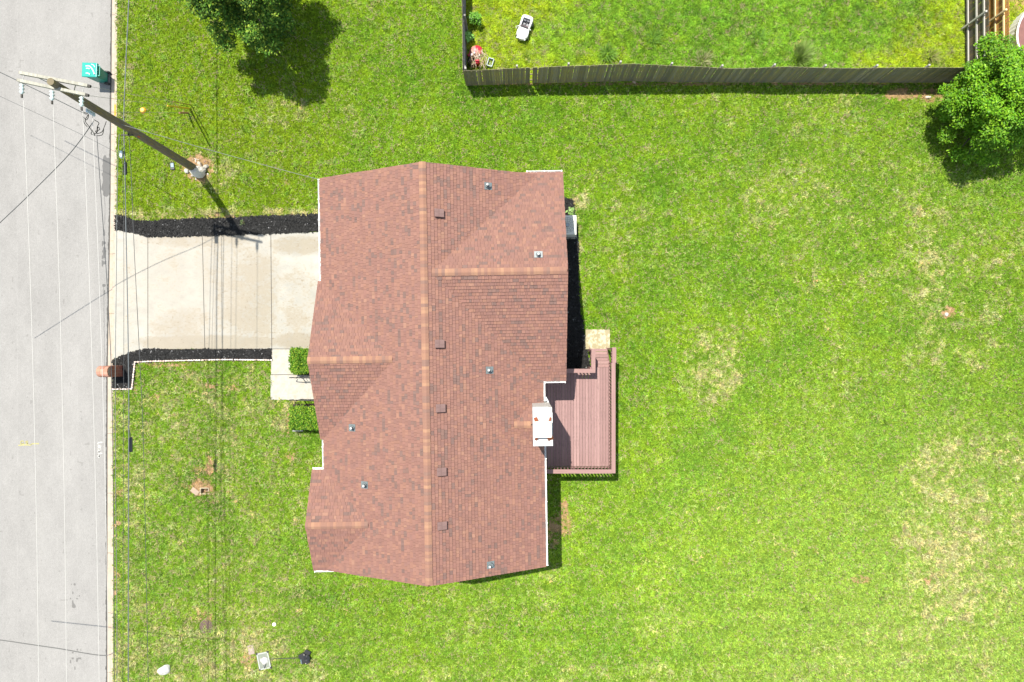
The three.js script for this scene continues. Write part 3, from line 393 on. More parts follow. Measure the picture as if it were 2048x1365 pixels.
// ---------------------------------------------------------------- deck
const deckCols = [[.315, .194, .186], [.293, .178, .172], [.335, .21, .20], [.275, .167, .161]];
const deckT = tex(128, 1024, (u, v, x, y) => { let n = .82 + .22 * (fbm(u * 20, v * 14, 141, 3) - .3); const sc = fbm(u * 16, v * 34, 145, 3); if (sc > .7) n *= .62; return [n, n * .98, n * .98]; });
const deckM = deckCols.flatMap((c, i) => [0, .37].map((o) => { const t = deckT.clone(); t.offset.set(o, i * .23 + o); t.needsUpdate = true; return std(c, .75, { map: t }); }));
const railM = std([.295, .172, .16], .7, { map: mottT });
const deck = thing('deck', 'pink-brown wooden back deck with railings and short steps', 'deck');
{
  const D = 1.5, RT = 2.5, gap = .011; srand(91);
  const boards = 26, bx0 = .62, bx1 = 4.28, w = (bx1 - bx0) / boards;
  for (let i = 0; i < boards; i++) { const x = bx0 + (i + .5) * w, z0 = x < 1.55 ? 1.2 : x < 3.42 ? .76 : .66, z1 = 5.43 + rr(-.004, .004), g = box(w - gap, .035, z1 - z0, x, D - .018, (z0 + z1) / 2); const p = g.attributes.position, u = g.attributes.uv; for (let k = 0; k < p.count; k++) u.setXY(k, (p.getX(k) - x) / .15 + .5, p.getZ(k) / 6); mesh('deck_board', g, pick(deckM), deck); }
  const under = std([.06, .045, .04], 1); mesh('deck_frame', [box(3.7, .18, .05, 2.48, D - .14, 5.38), box(.05, .18, 4.7, 4.32, D - .14, 3.05), box(3.6, .18, .05, 2.5, D - .14, 1.3), box(3.6, .18, .05, 2.5, D - .14, 3.3)], std([.2, .12, .11], .8), deck);
  for (const [x, z] of [[.9, 5.35], [2.6, 5.35], [4.3, 5.35], [4.3, 3.0], [4.3, .7], [3.45, .7], [2.6, 3]]) mesh('deck_post', box(.1, D - .22, .1, x, (D - .22) / 2, z), railM, deck);
  // railings: caps, bottom rails, posts, balusters (each its own)
  const balG = box(.052, .8, .052), cap = (a, b, y = RT, wd = .19) => mesh('rail_cap', bar(new V3(a[0], y - .018, a[1]), new V3(b[0], y - .018, b[1]), wd, .036), railM, deck);
  const run = (a, b, n) => { for (const [y, h] of [[RT - .085, .085], [D + .13, .07]]) mesh('rail', bar(new V3(a[0], y, a[1]), new V3(b[0], y, b[1]), .04, h), railM, deck); for (let i = 0; i < n; i++) { const m = mesh('baluster', balG, railM, deck), t = (i + .5) / n; m.position.set(mix(a[0], b[0], t), D + .54, mix(a[1], b[1], t)); } };
  cap([4.375, .42], [4.375, 5.595]); cap([.75, 5.51], [4.28, 5.51]); cap([1.66, .80], [3.53, .80]);
  cap([3.435, .702], [3.435, -.2], RT + .006); cap([4.41, .42], [4.41, -.3], RT + .006);
  run([4.315, .5], [4.315, 5.42], 30); run([.9, 5.45], [4.28, 5.45], 21); run([1.75, .8], [3.4, .8], 10); run([4.4, -.22], [4.4, .45], 5); run([3.435, -.15], [3.435, .7], 6);
  for (const [x, z] of [[4.365, 5.5], [4.365, 3.7], [4.365, 1.95], [4.365, .47], [2.55, 5.5], [.85, 5.5], [3.436, .8], [4.40, -.24], [3.436, -.16]]) mesh('rail_post', box(.09, RT - .3 - .04, .09, x, .3 + (RT - .34) / 2, z), railM, deck);
  for (let i = 0; i < 3; i++) { for (const q of [.075, -.075]) mesh('stair_tread', box(.84, .035, .135, 3.92, D - .345 * (i + 1), .5 + q - i * .305), deckM[(i * 2 + (q > 0 ? 1 : 4)) % 8], deck); mesh('stair_riser', box(.84, .29, .02, 3.92, D - .345 * (i + 1) + .17, .645 - i * .305), deckM[2], deck); }
  for (const x of [3.5, 4.35]) mesh('stair_stringer', bar(new V3(x, 1.3, .64), new V3(x, .16, -.24), .035, .24), railM, deck);
  struct('concrete_pad', prism(pxz([[1171, 659.5], [1219.5, 659.5], [1219.5, 699], [1171, 699]]), -.05, .1, .012), std([.46, .42, .31], .9, { map: tex(256, 256, (u, v, i, j) => { const n = fbm(u * 9, v * 9, 161, 4), t = sst(.42, .6, n), g = .9 + .2 * (hash(i, j, 5) - .5); return [mix(.72, 1.1, t) * g, mix(.68, 1.1, t) * g, mix(.55, 1.05, t) * g]; }) }));
}
deck.scale.set(.991, 1, .991);                          // plan size of the higher deck
// cooling unit by the back wall
{
  const ac = thing('air_conditioner', 'grey outdoor cooling unit with round fan top half under the roof edge', 'air conditioner', [2.31, 0, -6.28]); const m = std([.56, .56, .52], .6), dk = std([.03, .035, .04], .6);
  mesh('pad', rbox(1.05, .1, 1.1, .02, 0, .04, 0), std([.4, .38, .33], .9, { map: speckT }), ac);
  const s = new THREE.Shape(); s.moveTo(-.43, -.46); s.lineTo(.43, -.46); s.lineTo(.43, .46); s.lineTo(-.43, .46); s.closePath(); const h = new THREE.Path(); h.absarc(0, 0, .335, 0, 6.2832); s.holes.push(h); const top = new THREE.ExtrudeGeometry(s, { depth: .06, bevelEnabled: true, bevelSize: .012, bevelThickness: .012, bevelSegments: 2, curveSegments: 24 }); top.rotateX(-Math.PI / 2); top.translate(0, .8, 0); mesh('top_panel', top, m, ac);
  for (const [w, d, x, z] of [[.86, .03, 0, .445], [.86, .03, 0, -.445], [.03, .86, .415, 0], [.03, .86, -.415, 0]]) { const louv = []; for (let i = 0; i < 16; i++) louv.push(box(w, .022, d, x, .13 + i * .042, z)); mesh('louvre_panel', louv, m, ac); }
  mesh('coil', box(.8, .66, .86, 0, .42, 0), dk, ac); const fan = mesh('fan', cyl(.1, .1, .06, 0, .8, 0, 18), dk, ac); for (let i = 0; i < 3; i++) { const b = mesh('fan_blade', box(.26, .012, .17, .2, .8, 0), std([.1, .12, .14], .35), fan); b.rotation.y = i * 2.094 + .5; b.rotation.x = .15; } mesh('fan_motor', cyl(.08, .08, .1, 0, .83, 0, 18), std([.28, .33, .38], .4), fan);
  const gl = []; for (const r of [.1, .19, .28, .36]) gl.push(new THREE.TorusGeometry(r, .005, 4, 28).rotateX(Math.PI / 2).translate(0, .875, 0)); for (let i = 0; i < 6; i++) gl.push(box(.74, .008, .008, 0, .874, 0, 0, i * .5236, 0)); mesh('fan_guard', gl, dk, ac);
}

// ---------------------------------------------------------------- fences
const fenceT = tex(128, 512, (u, v, x, y) => { const a = fbm(u * 22, v * 6, 171, 3), b = fbm(u * 5, v * 9, 175, 3); let n = .5 + .6 * a; const c = mix3([n, n * .98, n * .9], [n * 1.25, n * 1.15, n * .6], sst(.5, .75, b)); return c; });
const fenceM = [[.225, .205, .15], [.25, .23, .16], [.19, .18, .14], [.28, .25, .16], [.215, .205, .175], [.29, .27, .22]].map((c, i) => { const t = fenceT.clone(); t.offset.set(i * .17, i * .31); t.needsUpdate = true; return std(c, .9, { map: t }); });
const endM = std([.34, .33, .31], .9);
function picketFence(f, pts, top, pitch, mats, opt = {}) {   // pts = [x,z] polyline, top(t metres, total) = height
  const segs = []; let tot = 0; for (let i = 1; i < pts.length; i++) { const l = Math.hypot(pts[i][0] - pts[i - 1][0], pts[i][1] - pts[i - 1][1]); segs.push([pts[i - 1], pts[i], tot, l]); tot += l; }
  const at = (s) => { for (const [a, b, t0, l] of segs) if (s <= t0 + l + 1e-6) { const k = (s - t0) / l; return [mix(a[0], b[0], k), mix(a[1], b[1], k), Math.atan2(b[1] - a[1], b[0] - a[0])]; } };
  const n = Math.floor(tot / pitch), g0 = rbox(pitch - .004, 1, .019, .004, 0, .5, 0, 0, 1);
  for (let i = 0; i < n; i++) { if (opt.skip && opt.skip(i * pitch)) continue; const s = (i + .5) * pitch, [x, z, a] = at(s), h = top(s, tot) + rr(-.012, .012), m = mesh('picket', g0, pick(mats), f); m.scale.set(rr(.96, 1.02), h - .04, rr(.85, 1.2)); m.position.set(x, .03, z + rr(-.004, .004)); m.rotation.y = -a; m.rotation.z = rr(-.012, .012); }
  const off = opt.back ?? -.035;
  for (const hh of [.35, 1.0, 1.55]) for (let s = 0; s < tot - .2; s += 2.44) { const e = Math.min(s + 2.43, tot), A = at(s + .01), B = at(e), nx = -Math.sin(A[2]), nz = Math.cos(A[2]), k = hh / 1.85; mesh('rail', bar(new V3(A[0] + nx * off, top(s, tot) * k, A[1] + nz * off), new V3(B[0] + nx * off, top(e, tot) * k, B[1] + nz * off), .045, .09), opt.rail ?? mats[0], f); }
  for (let s = .1; s < tot; s += 2.44) { const A = at(s), nx = -Math.sin(A[2]), nz = Math.cos(A[2]), h = top(s, tot) + (opt.post ?? .02); mesh('post', rbox(.09, h, .09, .012, A[0] + nx * off * 2.9, h / 2, A[1] + nz * off * 2.9, -A[2], 1), opt.rail ?? endM, f); }
}
srand(400);
{
  const TOP = [[0, 1.85], [3, 1.9], [5.3, 2.0], [7.9, 2.08], [10.6, 1.92], [12.9, 1.7], [15.4, 1.9], [18, 1.76], [21, 1.84], [23.5, 1.85], [30, 1.85]];
  const topH = (s) => { for (let i = 1; i < TOP.length; i++) if (s <= TOP[i][0]) return mix(TOP[i - 1][1], TOP[i][1], sst(TOP[i - 1][0], TOP[i][0], s)); return 1.85; };
  const f = thing('picket_fence', 'long weathered grey-brown picket fence with one missing picket across the back lawn', 'fence');
  picketFence(f, [[-2.68, -13.4], [.4, -13.52], [5.25, -13.63], [7.9, -13.58], [14, -13.56], [20.75, -13.55], [22.2, -13.6]], topH, .122, fenceM, { back: -.04, post: .03, skip: (s) => s > 3.05 && s < 3.25 });
  const f2 = thing('picket_fence', 'grey picket fence seen edge-on at the left side of the rough yard', 'fence');
  picketFence(f2, [[-2.72, -13.5], [-2.74, -16.1], [-2.78, -21]], (s) => s < 2.6 ? 1.82 : 1.9, .122, fenceM, { back: .04, rail: std([.2, .19, .18], .9) });
  const dk = [[.12, .10, .085], [.16, .13, .10], [.10, .09, .08]].map((c, i) => std(c, .9, { map: fenceM[i].map })), pale = std([.42, .40, .37], .85);
  const f3 = thing('picket_fence', 'dark weathered fence with pale rails at the right end of the yard', 'fence');
  picketFence(f3, [[22.25, -13.7], [22.2, -21]], () => 1.8, .135, dk, { back: -.045, rail: pale });
  const nw = [[.66, .33, .10], [.7, .36, .11], [.6, .30, .09], [.74, .41, .14]].map((c, i) => std(c, .8, { map: woodT }));
  const f4 = thing('picket_fence', 'new orange timber fence behind the dark fence at the right', 'fence');
  picketFence(f4, [[23.1, -13.7], [23.05, -21]], () => 1.95, .14, nw, { back: -.05, rail: std([.72, .58, .30], .8) });
}
// ---------------------------------------------------------------- round pool beyond the fences
{
  const c = new V3(26.05, 0, -15.55), R = 1.75, pool = thing('above_ground_pool', 'round white ribbed tank with a dark red cover beyond the orange fence', 'pool', [c.x, 0, c.z]); const N = 180, pos = [], idx = [];
  for (let i = 0; i <= N; i++) { const a = i / N * 6.2832, r = R + .02 * Math.sin(i * Math.PI / 2); pos.push(Math.cos(a) * r, 0, Math.sin(a) * r, Math.cos(a) * r, .78, Math.sin(a) * r); if (i < N) { const k = i * 2; idx.push(k, k + 1, k + 2, k + 1, k + 3, k + 2); } }
  let g = new THREE.BufferGeometry(); g.setAttribute('position', new THREE.Float32BufferAttribute(pos, 3)); g.setIndex(idx); g = g.toNonIndexed(); g.computeVertexNormals(); mesh('ribbed_wall', g, std([.75, .76, .78], .5), pool);
  mesh('top_rim', new THREE.TorusGeometry(R, .05, 8, 60).rotateX(Math.PI / 2).translate(0, .78, 0), std([.75, .75, .75], .5), pool); mesh('cover', uvXZ(new THREE.CylinderGeometry(R - .02, R - .02, .05, 48).translate(0, .74, 0)), std([.22, .10, .09], .8, { map: mottT }), pool);
}
// ---------------------------------------------------------------- leaves
function leafCloud(spots, n, size, cols, s, up = .55, fold = .25) {   // spots = [x,y,z,r] clumps; leaves are bent diamonds spread through each clump
  srand(s); const S = new Soup(), tot = spots.reduce((a, c) => a + c[3] ** 2, 0);
  for (const [cx, cy, cz, r] of spots) { const k = Math.round(n * r * r / tot);
    const tone = rr(.8, 1.22);
    for (let i = 0; i < k; i++) {
      const u = rr(-1, 1), a = rr(0, 6.283), q = Math.sqrt(1 - u * u), rad = r * Math.pow(rnd(), .42), x = cx + Math.cos(a) * q * rad, y = cy + u * rad * .8, z = cz + Math.sin(a) * q * rad;
      const L = size * rr(.65, 1.25), W = L * rr(.42, .6), b = rr(0, 6.283), t = rr(-.9, .9) * (1 - up * .4), dx = Math.cos(b) * Math.cos(t), dz = Math.sin(b) * Math.cos(t), dy = Math.sin(t) - .15, sx = -Math.sin(b), sz = Math.cos(b), roll = rr(-.7, .7);
      const wx = sx * W / 2, wz = sz * W / 2, wy = roll * W / 2, f = fold * W;
      const c = pick(cols), j = rr(.75, 1.28) * tone, col = [c[0] * j, c[1] * j, c[2] * j];
      const A = [x, y, z], B = [x + dx * L, y + dy * L, z + dz * L], M = [x + dx * L * .5, y + dy * L * .5 - f, z + dz * L * .5];
      S.tri(A, [M[0] + wx, M[1] + wy + f, M[2] + wz], B, col); S.tri(A, B, [M[0] - wx, M[1] - wy + f, M[2] - wz], col);
    } }
  const g = S.geo(); return g;
}
function limbs(base, tips, r, s) { srand(s); const out = []; for (const t of tips) { const a = new V3(...base), b = new V3(...t), m = new V3().lerpVectors(a, b, .5).add(new V3(rr(-.15, .15), rr(.0, .2), rr(-.15, .15))); out.push(rod(a, m, r * .55, r * .35, 6), rod(m, b, r * .35, r * .1, 5)); } return out; }
function tree(o) {
  const t = thing('tree', o.label, 'tree', [o.x, 0, o.z]); srand(o.seed); const spots = [];
  for (let i = 0; i < o.n; i++) { const u = rr(-1, 1), a = rr(0, 6.283), q = Math.sqrt(1 - u * u), k = rr(.45, 1.0), R = o.r * (1 + o.bump * (noise(Math.cos(a) * 2 + 5, Math.sin(a) * 2 + u * 2 + 5, o.seed) - .5)); spots.push([Math.cos(a) * q * R * k + (o.lean?.[0] ?? 0) * u, o.h + u * o.v * k, Math.sin(a) * q * R * k + (o.lean?.[1] ?? 0) * u, rr(.28, .62) * o.clump]); }
  for (const e of o.extra ?? []) spots.push(e);
  const bark = std([.075, .06, .048], .95, { map: woodT });
  mesh('trunk', [rod(new V3(0, -.1, 0), new V3(.05, o.h * .55, .04), .2 * o.r / 2.4, .12 * o.r / 2.4, 10), rod(new V3(.05, o.h * .54, .04), new V3(.1, o.h + o.v * .4, 0), .12 * o.r / 2.4, .05, 8), ...limbs([.05, o.h * .5, .04], spots.filter((_, i) => i % 5 === 0).map((q) => q.slice(0, 3)), .15, o.seed + 1)], bark, t);
  mesh('crown', leafCloud(spots, o.leaves, o.size, o.cols, o.seed + 2, o.up), matt([1, 1, 1], { vertexColors: true, roughness: o.rough, specularIntensity: .4 }), t); return t;
}
tree({ label: 'dark glossy evergreen tree at the top of the front lawn', x: -12.5, z: -16.35, r: 2.6, h: 4.0, v: 2.9, n: 150, clump: 1.0, bump: .5, leaves: 60000, size: .13, cols: [[.044, .115, .011], [.06, .145, .013], [.032, .088, .010], [.10, .195, .018], [.21, .29, .03]], rough: .6, seed: 11, up: .6 });
tree({ label: 'bright green broadleaf tree at the right end of the picket fence', x: 22.3, z: -11.8, r: 2.3, h: 2.75, v: 2.1, n: 240, clump: .95, bump: .5, leaves: 76000, size: .125, cols: [[.085, .22, .006], [.11, .255, .008], [.065, .185, .006], [.155, .295, .012]], rough: .5, seed: 23, up: .8, extra: [[-1.0, .9, 2.0, .4], [-1.7, 1.2, 1.2, .45], [0.2, 1.0, 2.3, .4], [.6, 1.1, 2.4, .35], [-1.9, 1.4, .3, .4], [-.6, 1.1, 2.2, .35], [1.0, 5.1, -1.4, .55], [1.6, 5, -.9, .55], [.2, 4.8, -1.3, .5], [2.2, 3, -1.5, .6], [2.4, 2.5, .5, .6], [2.3, 2.6, 1.4, .5]] });
function shrubBox(label, poly, h, n, s) {   // clipped hedge: a dense block of small leaves over dark twigs
  const t = thing('hedge', label, 'hedge'), q = pxz(poly), x0 = Math.min(...q.map((a) => a[0])), x1 = Math.max(...q.map((a) => a[0])), z0 = Math.min(...q.map((a) => a[1])), z1 = Math.max(...q.map((a) => a[1]));
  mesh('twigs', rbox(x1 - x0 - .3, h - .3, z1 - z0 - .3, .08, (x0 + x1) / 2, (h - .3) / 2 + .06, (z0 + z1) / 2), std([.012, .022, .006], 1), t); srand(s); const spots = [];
  for (let i = 0; i < n; i++) { const f = rnd(); let x = rr(x0 + .08, x1 - .08), z = rr(z0 + .08, z1 - .08), y = h - rr(.03, .2); if (f > .68) { y = rr(.15, h - .1); if (f > .84) z = f > .92 ? z1 - rr(.04, .12) : z0 + rr(.04, .12); else x = f > .76 ? x0 + rr(.04, .12) : x1 - .08; } spots.push([x, y, z, rr(.06, .13)]); }
  mesh('foliage', leafCloud(spots, n * 17, .078, [[.042, .125, .004], [.062, .165, .006], [.028, .085, .004], [.11, .22, .008], [.2, .28, .025]], s + 1, .6), matt([1, 1, 1], { vertexColors: true, roughness: .6, specularIntensity: .4 }), t); return t;
}
shrubBox('clipped green hedge block north of the entry path by the driveway', [[589, 697], [648, 697], [648, 747], [589, 747]], .92, 560, 501);
shrubBox('clipped green hedge block south of the entry path with a white border corner', [[588, 812], [655, 812], [655, 858], [588, 858]], .92, 600, 511);
function bush(name, label, x, z, r, h, n, size, cols, s, cat = 'shrub') { const t = thing(name, label, cat, [x, 0, z]); srand(s); const spots = []; for (let i = 0; i < 14; i++) { const a = rr(0, 6.28), k = Math.sqrt(rnd()); spots.push([Math.cos(a) * r * k * .8, h * rr(.35, .95), Math.sin(a) * r * k * .8, r * .42]); } mesh('stem', [rod(new V3(0, 0, 0), new V3(.02, h * .7, 0), .025, .01), ...limbs([0, .05, 0], spots.slice(0, 6).map((q) => q.slice(0, 3)), .03, s)], std([.07, .06, .03], .9), t); mesh('foliage', leafCloud(spots, n, size, cols, s + 1, .9), std([1, 1, 1], .55, { vertexColors: true }), t); return t; }
{ const a = P(954, 47), b = P(938, 79); bush('shrub', 'bright green round shrub beside the edge-on yard fence', a.x, a.z, .33, .75, 1100, .085, [[.09, .26, .01], [.12, .3, .015], [.07, .2, .012]], 61);
  bush('leafy_plant', 'pale green large-leaved plant in the shade of the yard fence', b.x + .02, b.z, .17, .6, 70, .2, [[.11, .3, .04], [.16, .36, .06]], 67, 'plant'); const c = P(1155, 412); bush('leafy_plant', 'thin grass-like plant in the mulch beside the cooling unit', 2.55, -7.1, .16, .35, 26, .2, [[.16, .26, .07], [.12, .22, .05]], 68, 'plant'); const d = P(485, 446); bush('leafy_plant', 'tiny green weed growing in the driveway mulch', d.x, d.z, .13, .12, 40, .09, [[.09, .15, .04]], 69, 'plant'); }
function tuft(px, py, n, len, cols, s, label, lean = [0, 0]) { const v = P(px, py), t = thing('grass_clump', label, 'grass clump', [v.x, 0, v.z]); srand(s); const S = new Soup(); for (let i = 0; i < n; i++) { const a = rr(0, 6.28), r = rr(0, .32), x = Math.cos(a) * r, z = Math.sin(a) * r, l = len * rr(.5, 1.1), b = a + rr(-.5, .5), t2 = rr(.25, 1.1), dx = Math.cos(b) * Math.sin(t2) * l + lean[0], dz = Math.sin(b) * Math.sin(t2) * l + lean[1], h = Math.cos(t2) * l, wx = -Math.sin(b) * .009, wz = Math.cos(b) * .009, c = pick(cols), j = rr(.8, 1.2), col = c.map((q) => q * j); S.quad([x - wx, 0, z - wz], [x + wx, 0, z + wz], [x + dx * .45 + wx, h * .62, z + dz * .45 + wz], [x + dx * .45 - wx, h * .62, z + dz * .45 - wz], col); S.tri([x + dx * .45 - wx, h * .62, z + dz * .45 - wz], [x + dx * .45 + wx, h * .62, z + dz * .45 + wz], [x + dx, h, z + dz], col); } mesh('blades', S.geo(), std([1, 1, 1], .7, { vertexColors: true }), t); }
const G1 = [[.17, .25, .05], [.2, .28, .07], [.14, .24, .03]], G2 = [[.11, .24, .02], [.13, .27, .03]], G3 = [[.22, .24, .09], [.27, .27, .13]];
tuft(1598, 116, 420, .8, G1, 71, 'tall pale wispy grass clump in the yard near the middle posts', [.12, -.15]); tuft(1405, 122, 170, .5, G3, 72, 'brownish tall grass clump against the fence in the yard'); tuft(1305, 78, 150, .5, G2, 73, 'dark green tall grass clump in the yard right of the toy car'); tuft(1215, 108, 240, .5, G2, 74, 'spiky green grass clump close behind the fence'); tuft(1516, 74, 140, .4, G2, 75, 'small dark green grass clump in the middle of the yard'); tuft(1860, 115, 150, .5, [[.22, .27, .04], [.25, .25, .08]], 76, 'yellowish tall grass clump beside the bright tree');

// ---------------------------------------------------------------- utility pole, guys and wires
const PB = P(393, 340), PT = P(100, 163, 10.8);
const poleAt = (h) => new V3().lerpVectors(PB, PT, h / 10.8);
{
  const pole = thing('utility_pole', 'leaning-looking weathered wooden utility pole with two crossarms over the road', 'utility pole', [PB.x, 0, PB.z]); const o = PB.clone();
  const L = (v) => v.clone().sub(o), woodM = std([.19, .165, .125], .95, { map: fenceT });
  { const g = new THREE.CylinderGeometry(.125, .2, 10.9, 18, 24), p = g.attributes.position; for (let i = 0; i < p.count; i++) { const h = p.getY(i) + 5.35, t = L(poleAt(h)), b = .05 * Math.sin(h / 10.8 * 3.14); const k = 1 + .05 * (noise(h * 2, Math.atan2(p.getZ(i), p.getX(i)) * 2, 33) - .5); p.setXYZ(i, p.getX(i) * k + t.x + b, h, p.getZ(i) * k + t.z + b * .6); } const u = g.attributes.uv; for (let i = 0; i < u.count; i++) u.setXY(i, u.getX(i) * 3, u.getY(i) * 6); g.computeVertexNormals(); mesh('pole_shaft', g, woodM, pole); }
  const armM = std([.40, .39, .33], .9, { map: woodT }), dk = std([.05, .045, .04], .8), metal = std([.3, .31, .31], .5, { metalness: .6 });
  const H = 10.45, A0 = L(P(40, 146, H)), A1 = L(P(176, 172, H)), B0 = L(P(36, 161, H)), B1 = L(P(172, 190, H));
  for (const [a, b] of [[A0, A1], [B0, B1]]) { const m = mesh('crossarm', uvBox(bar(a, b, .1, .125), 1), armM, pole); mesh('end_plate', bar(b.clone().lerp(a, -.0), b.clone().lerp(a, -.035), .085, .085), dk, m); mesh('end_grain', bar(a.clone(), a.clone().lerp(b, -.006), .09, .11), std([.25, .22, .14], .9), m); }
  const lerp = (a, b, t) => a.clone().lerp(b, t);
  for (const t of [.06, .94]) mesh('spacer_bolt', rod(lerp(A0, A1, t), lerp(B0, B1, t), .012), metal, pole);
  mesh('arm_brace', rod(lerp(A0, A1, .8).add(new V3(0, -.06, 0)), L(poleAt(9.6)), .015), metal, pole); mesh('arm_brace', rod(lerp(B0, B1, .8).add(new V3(0, -.06, 0)), L(poleAt(9.6)), .015), metal, pole); mesh('arm_brace', rod(lerp(A0, A1, .2).add(new V3(0, -.06, 0)), L(poleAt(9.6)), .015), metal, pole);
  // strain insulators hung on the south arm
  const glass = std([.50, .60, .62], .25), prof = [[.012, 0], [.05, .015], [.085, .05], [.045, .085], [.05, .12], [.09, .16], [.05, .2], [.05, .24], [.085, .28], [.04, .33], [.012, .36]].map(([a, b]) => new THREE.Vector2(a, b)); const lg = new THREE.LatheGeometry(prof, 14); lg.rotateX(Math.PI / 2);
  for (const t of [.045, .49, .925]) { const a = lerp(B0, B1, t), m = mesh('insulator', lg, glass, pole); m.position.copy(a).add(new V3(0, -.02, .09)); mesh('clamp', box(.05, .05, .12, 0, 0, .42), dk, m); mesh('hook', box(.025, .025, .12, 0, 0, -.03), metal, m); }
  // rack of small insulators, ground wire, hardware band, climbing brand
  const r8 = L(poleAt(8.55)); mesh('secondary_rack', [box(.05, .5, .05, -.02, 0, .2), ...[-.18, 0, .18].map((y) => cyl(.055, .04, .09, -.02, y - .04, .27, 10))].map((g) => g.translate(r8.x, r8.y, r8.z)), std([.45, .55, .62], .35), pole);
  mesh('conduit', tube([L(poleAt(6.9)), L(poleAt(6.3)), L(poleAt(5.5)), L(poleAt(4.9))].map((v, i) => v.add(new V3(.1, 0, -.12))), .018, 12, 6), std([.3, .32, .31], .5), pole);
  const r6 = L(poleAt(6.05)); mesh('cable_bracket', [box(.5, .05, .05, -.05, 0, .26), box(.05, .05, .3, 0, 0, .15)].map((g) => g.translate(r6.x, r6.y, r6.z)), dk, pole); mesh('red_marker', box(.03, .16, .06, .14, -.5, .16).translate(r6.x, r6.y, r6.z), std([.5, .08, .03], .6), pole);
  mesh('terminal_box', rbox(.09, .12, .3, .02).translate(r6.x - .33, r6.y - .05, r6.z + 1.05), std([.55, .66, .72], .4), pole);
  const lp = (h, pts) => tube(pts.map(([a, b, dh = 0]) => L(P(a, b, h + dh))), .014, 40, 5);
  for (const pts of [[[166, 224], [176, 229, -.2], [172, 240, -.5], [166, 234, -.6]], [[176, 229], [170, 242, -.3], [178, 254, -.6], [190, 272, -.9]], [[188, 240], [197, 246, -.4], [194, 254, -.7], [193, 266, -.9]], [[184, 260, -.6], [190, 268, -.9], [195, 262, -.9], [199, 258, -.8], [196, 254, -.7], [193, 262, -.8], [190, 262, -.8], [194, 268, -.9]], [[194, 268, -.9], [203, 264, -1], [208, 254, -1.2], [212, 243, -1.1]], [[193, 272, -.9], [203, 270, -1], [207, 258, -1.2]], [[184, 262, -.7], [182, 268, -.9], [189, 271, -.9]], [[165, 232, -.2], [168, 246, -.3], [174, 254, -.5]]]) mesh('drip_loop', lp(8.6, pts), dk, pole);
}
function wire(pts, r, col, label, cat = 'power line', seg = 70) { return tag(mesh(cat === 'power line' ? 'power_line' : 'utility_cable', tube(pts, r, seg, 6), std(col, .55)), label, cat); }
const sag = (a, b, s, n = 9) => Array.from({ length: n + 1 }, (_, i) => { const t = i / n, v = a.clone().lerp(b, t); v.y -= s * 4 * t * (1 - t); return v; });
const alu = [.5, .49, .47];
wire(sag(P(46.5, 201, 10.4), new V3(-17.3, 10.3, 42), .75), .0085, alu, 'silver overhead line farthest over the road, leftmost of the three'); wire(sag(P(106, 214, 10.4), new V3(-16.35, 10.3, 42), .75), .0085, alu, 'silver overhead line in the middle of the three over the road'); wire(sag(P(165, 219, 10.4), new V3(-14.95, 10.3, 42), .75), .0085, alu, 'silver overhead line nearest the kerb of the three from the crossarm');
wire(sag(P(184, 229, 8.46), new V3(-15.95, 8.4, 42), .9), .009, alu, 'silver neutral line from the pole rack running down the road edge');
const drk = [.045, .05, .055];
wire([P(193, 270, 7.75), P(202, 400, 7.5), P(213, 560, 7.2), P(222, 740, 6.95), P(226, 1000, 6.8), P(227.5, 1200, 6.9), P(228, 1420, 7.1)], .014, drk, 'dark twisted service cable drooping from the drip loops along the kerb', 'cable');
wire([P(266, -220, 5.5), P(257, 0, 5.72), P(251, 130, 5.9), P(247, 245, 6.06), P(249, 330, 6.0), P(251, 440, 5.88), P(255, 640, 5.75), P(257, 800, 5.68), P(256.5, 1000, 5.64), P(256.2, 1200, 5.64), P(256, 1450, 5.68)], .021, [.10, .115, .125], 'thick grey-black telephone cable passing the pole along the lawn edge', 'cable', 140);
wire([P(238, 268, 6.1), P(235, 330, 6.0), P(232, 560, 5.9), P(230, 760, 5.85), P(231, 1000, 5.8), P(233, 1200, 5.8), P(233.5, 1430, 5.8)], .012, [.13, .14, .14], 'grey cable just left of the thick telephone cable', 'cable');
wire([P(243, 272, 6.0), P(246.5, 420, 5.8), P(247, 700, 5.6), P(246, 1000, 5.5), P(245, 1430, 5.5)], .009, drk, 'thin dark wire left of the thick telephone cable', 'cable');
wire([P(257, 268, 6.0), P(261, 330, 5.9), P(267, 480, 5.75), P(279, 720, 5.5), P(284, 820, 5.42), P(290, 1050, 5.35), P(296, 1365, 5.3), P(298, 1450, 5.3)], .012, drk, 'thin dark cable farthest out over the lawn right of the telephone cable', 'cable');
wire(sag(P(222, 243, 7), P(637, 359, 4.62), .25), .011, [.17, .18, .175], 'grey service drop from the pole to the corner of the house roof', 'cable');
wire([P(186, 243, 8.3), P(168, 270, 7.9), P(140, 306, 7.5), P(75, 373, 6.7), P(0, 445, 6.05), P(-160, 590, 5.2)], .014, drk, 'dark twisted cable slanting down-left across the road from the pole', 'cable');
wire([P(172, 229, 8.3), P(130, 208, 7.9), P(60, 174, 7.3), P(0, 145, 7.0), P(-160, 70, 6.6)], .016, drk, 'dark twisted cable running up-left behind the crossarms', 'cable');
wire([P(238, 308, 6.0), P(168, 272, 5.7), P(84, 232, 5.4), P(0, 193, 5.2), P(-160, 116, 5.0)], .008, drk, 'thin dark drop wire crossing the road below the crossarms', 'cable');
wire([P(228, 1305, 6.9), P(217, 1311, 6.95), P(110, 1297, 6.4), P(0, 1281, 6.1), P(-150, 1262, 5.8)], .017, [.1, .1, .1], 'grey cable crossing the road near the bottom of the picture', 'cable');
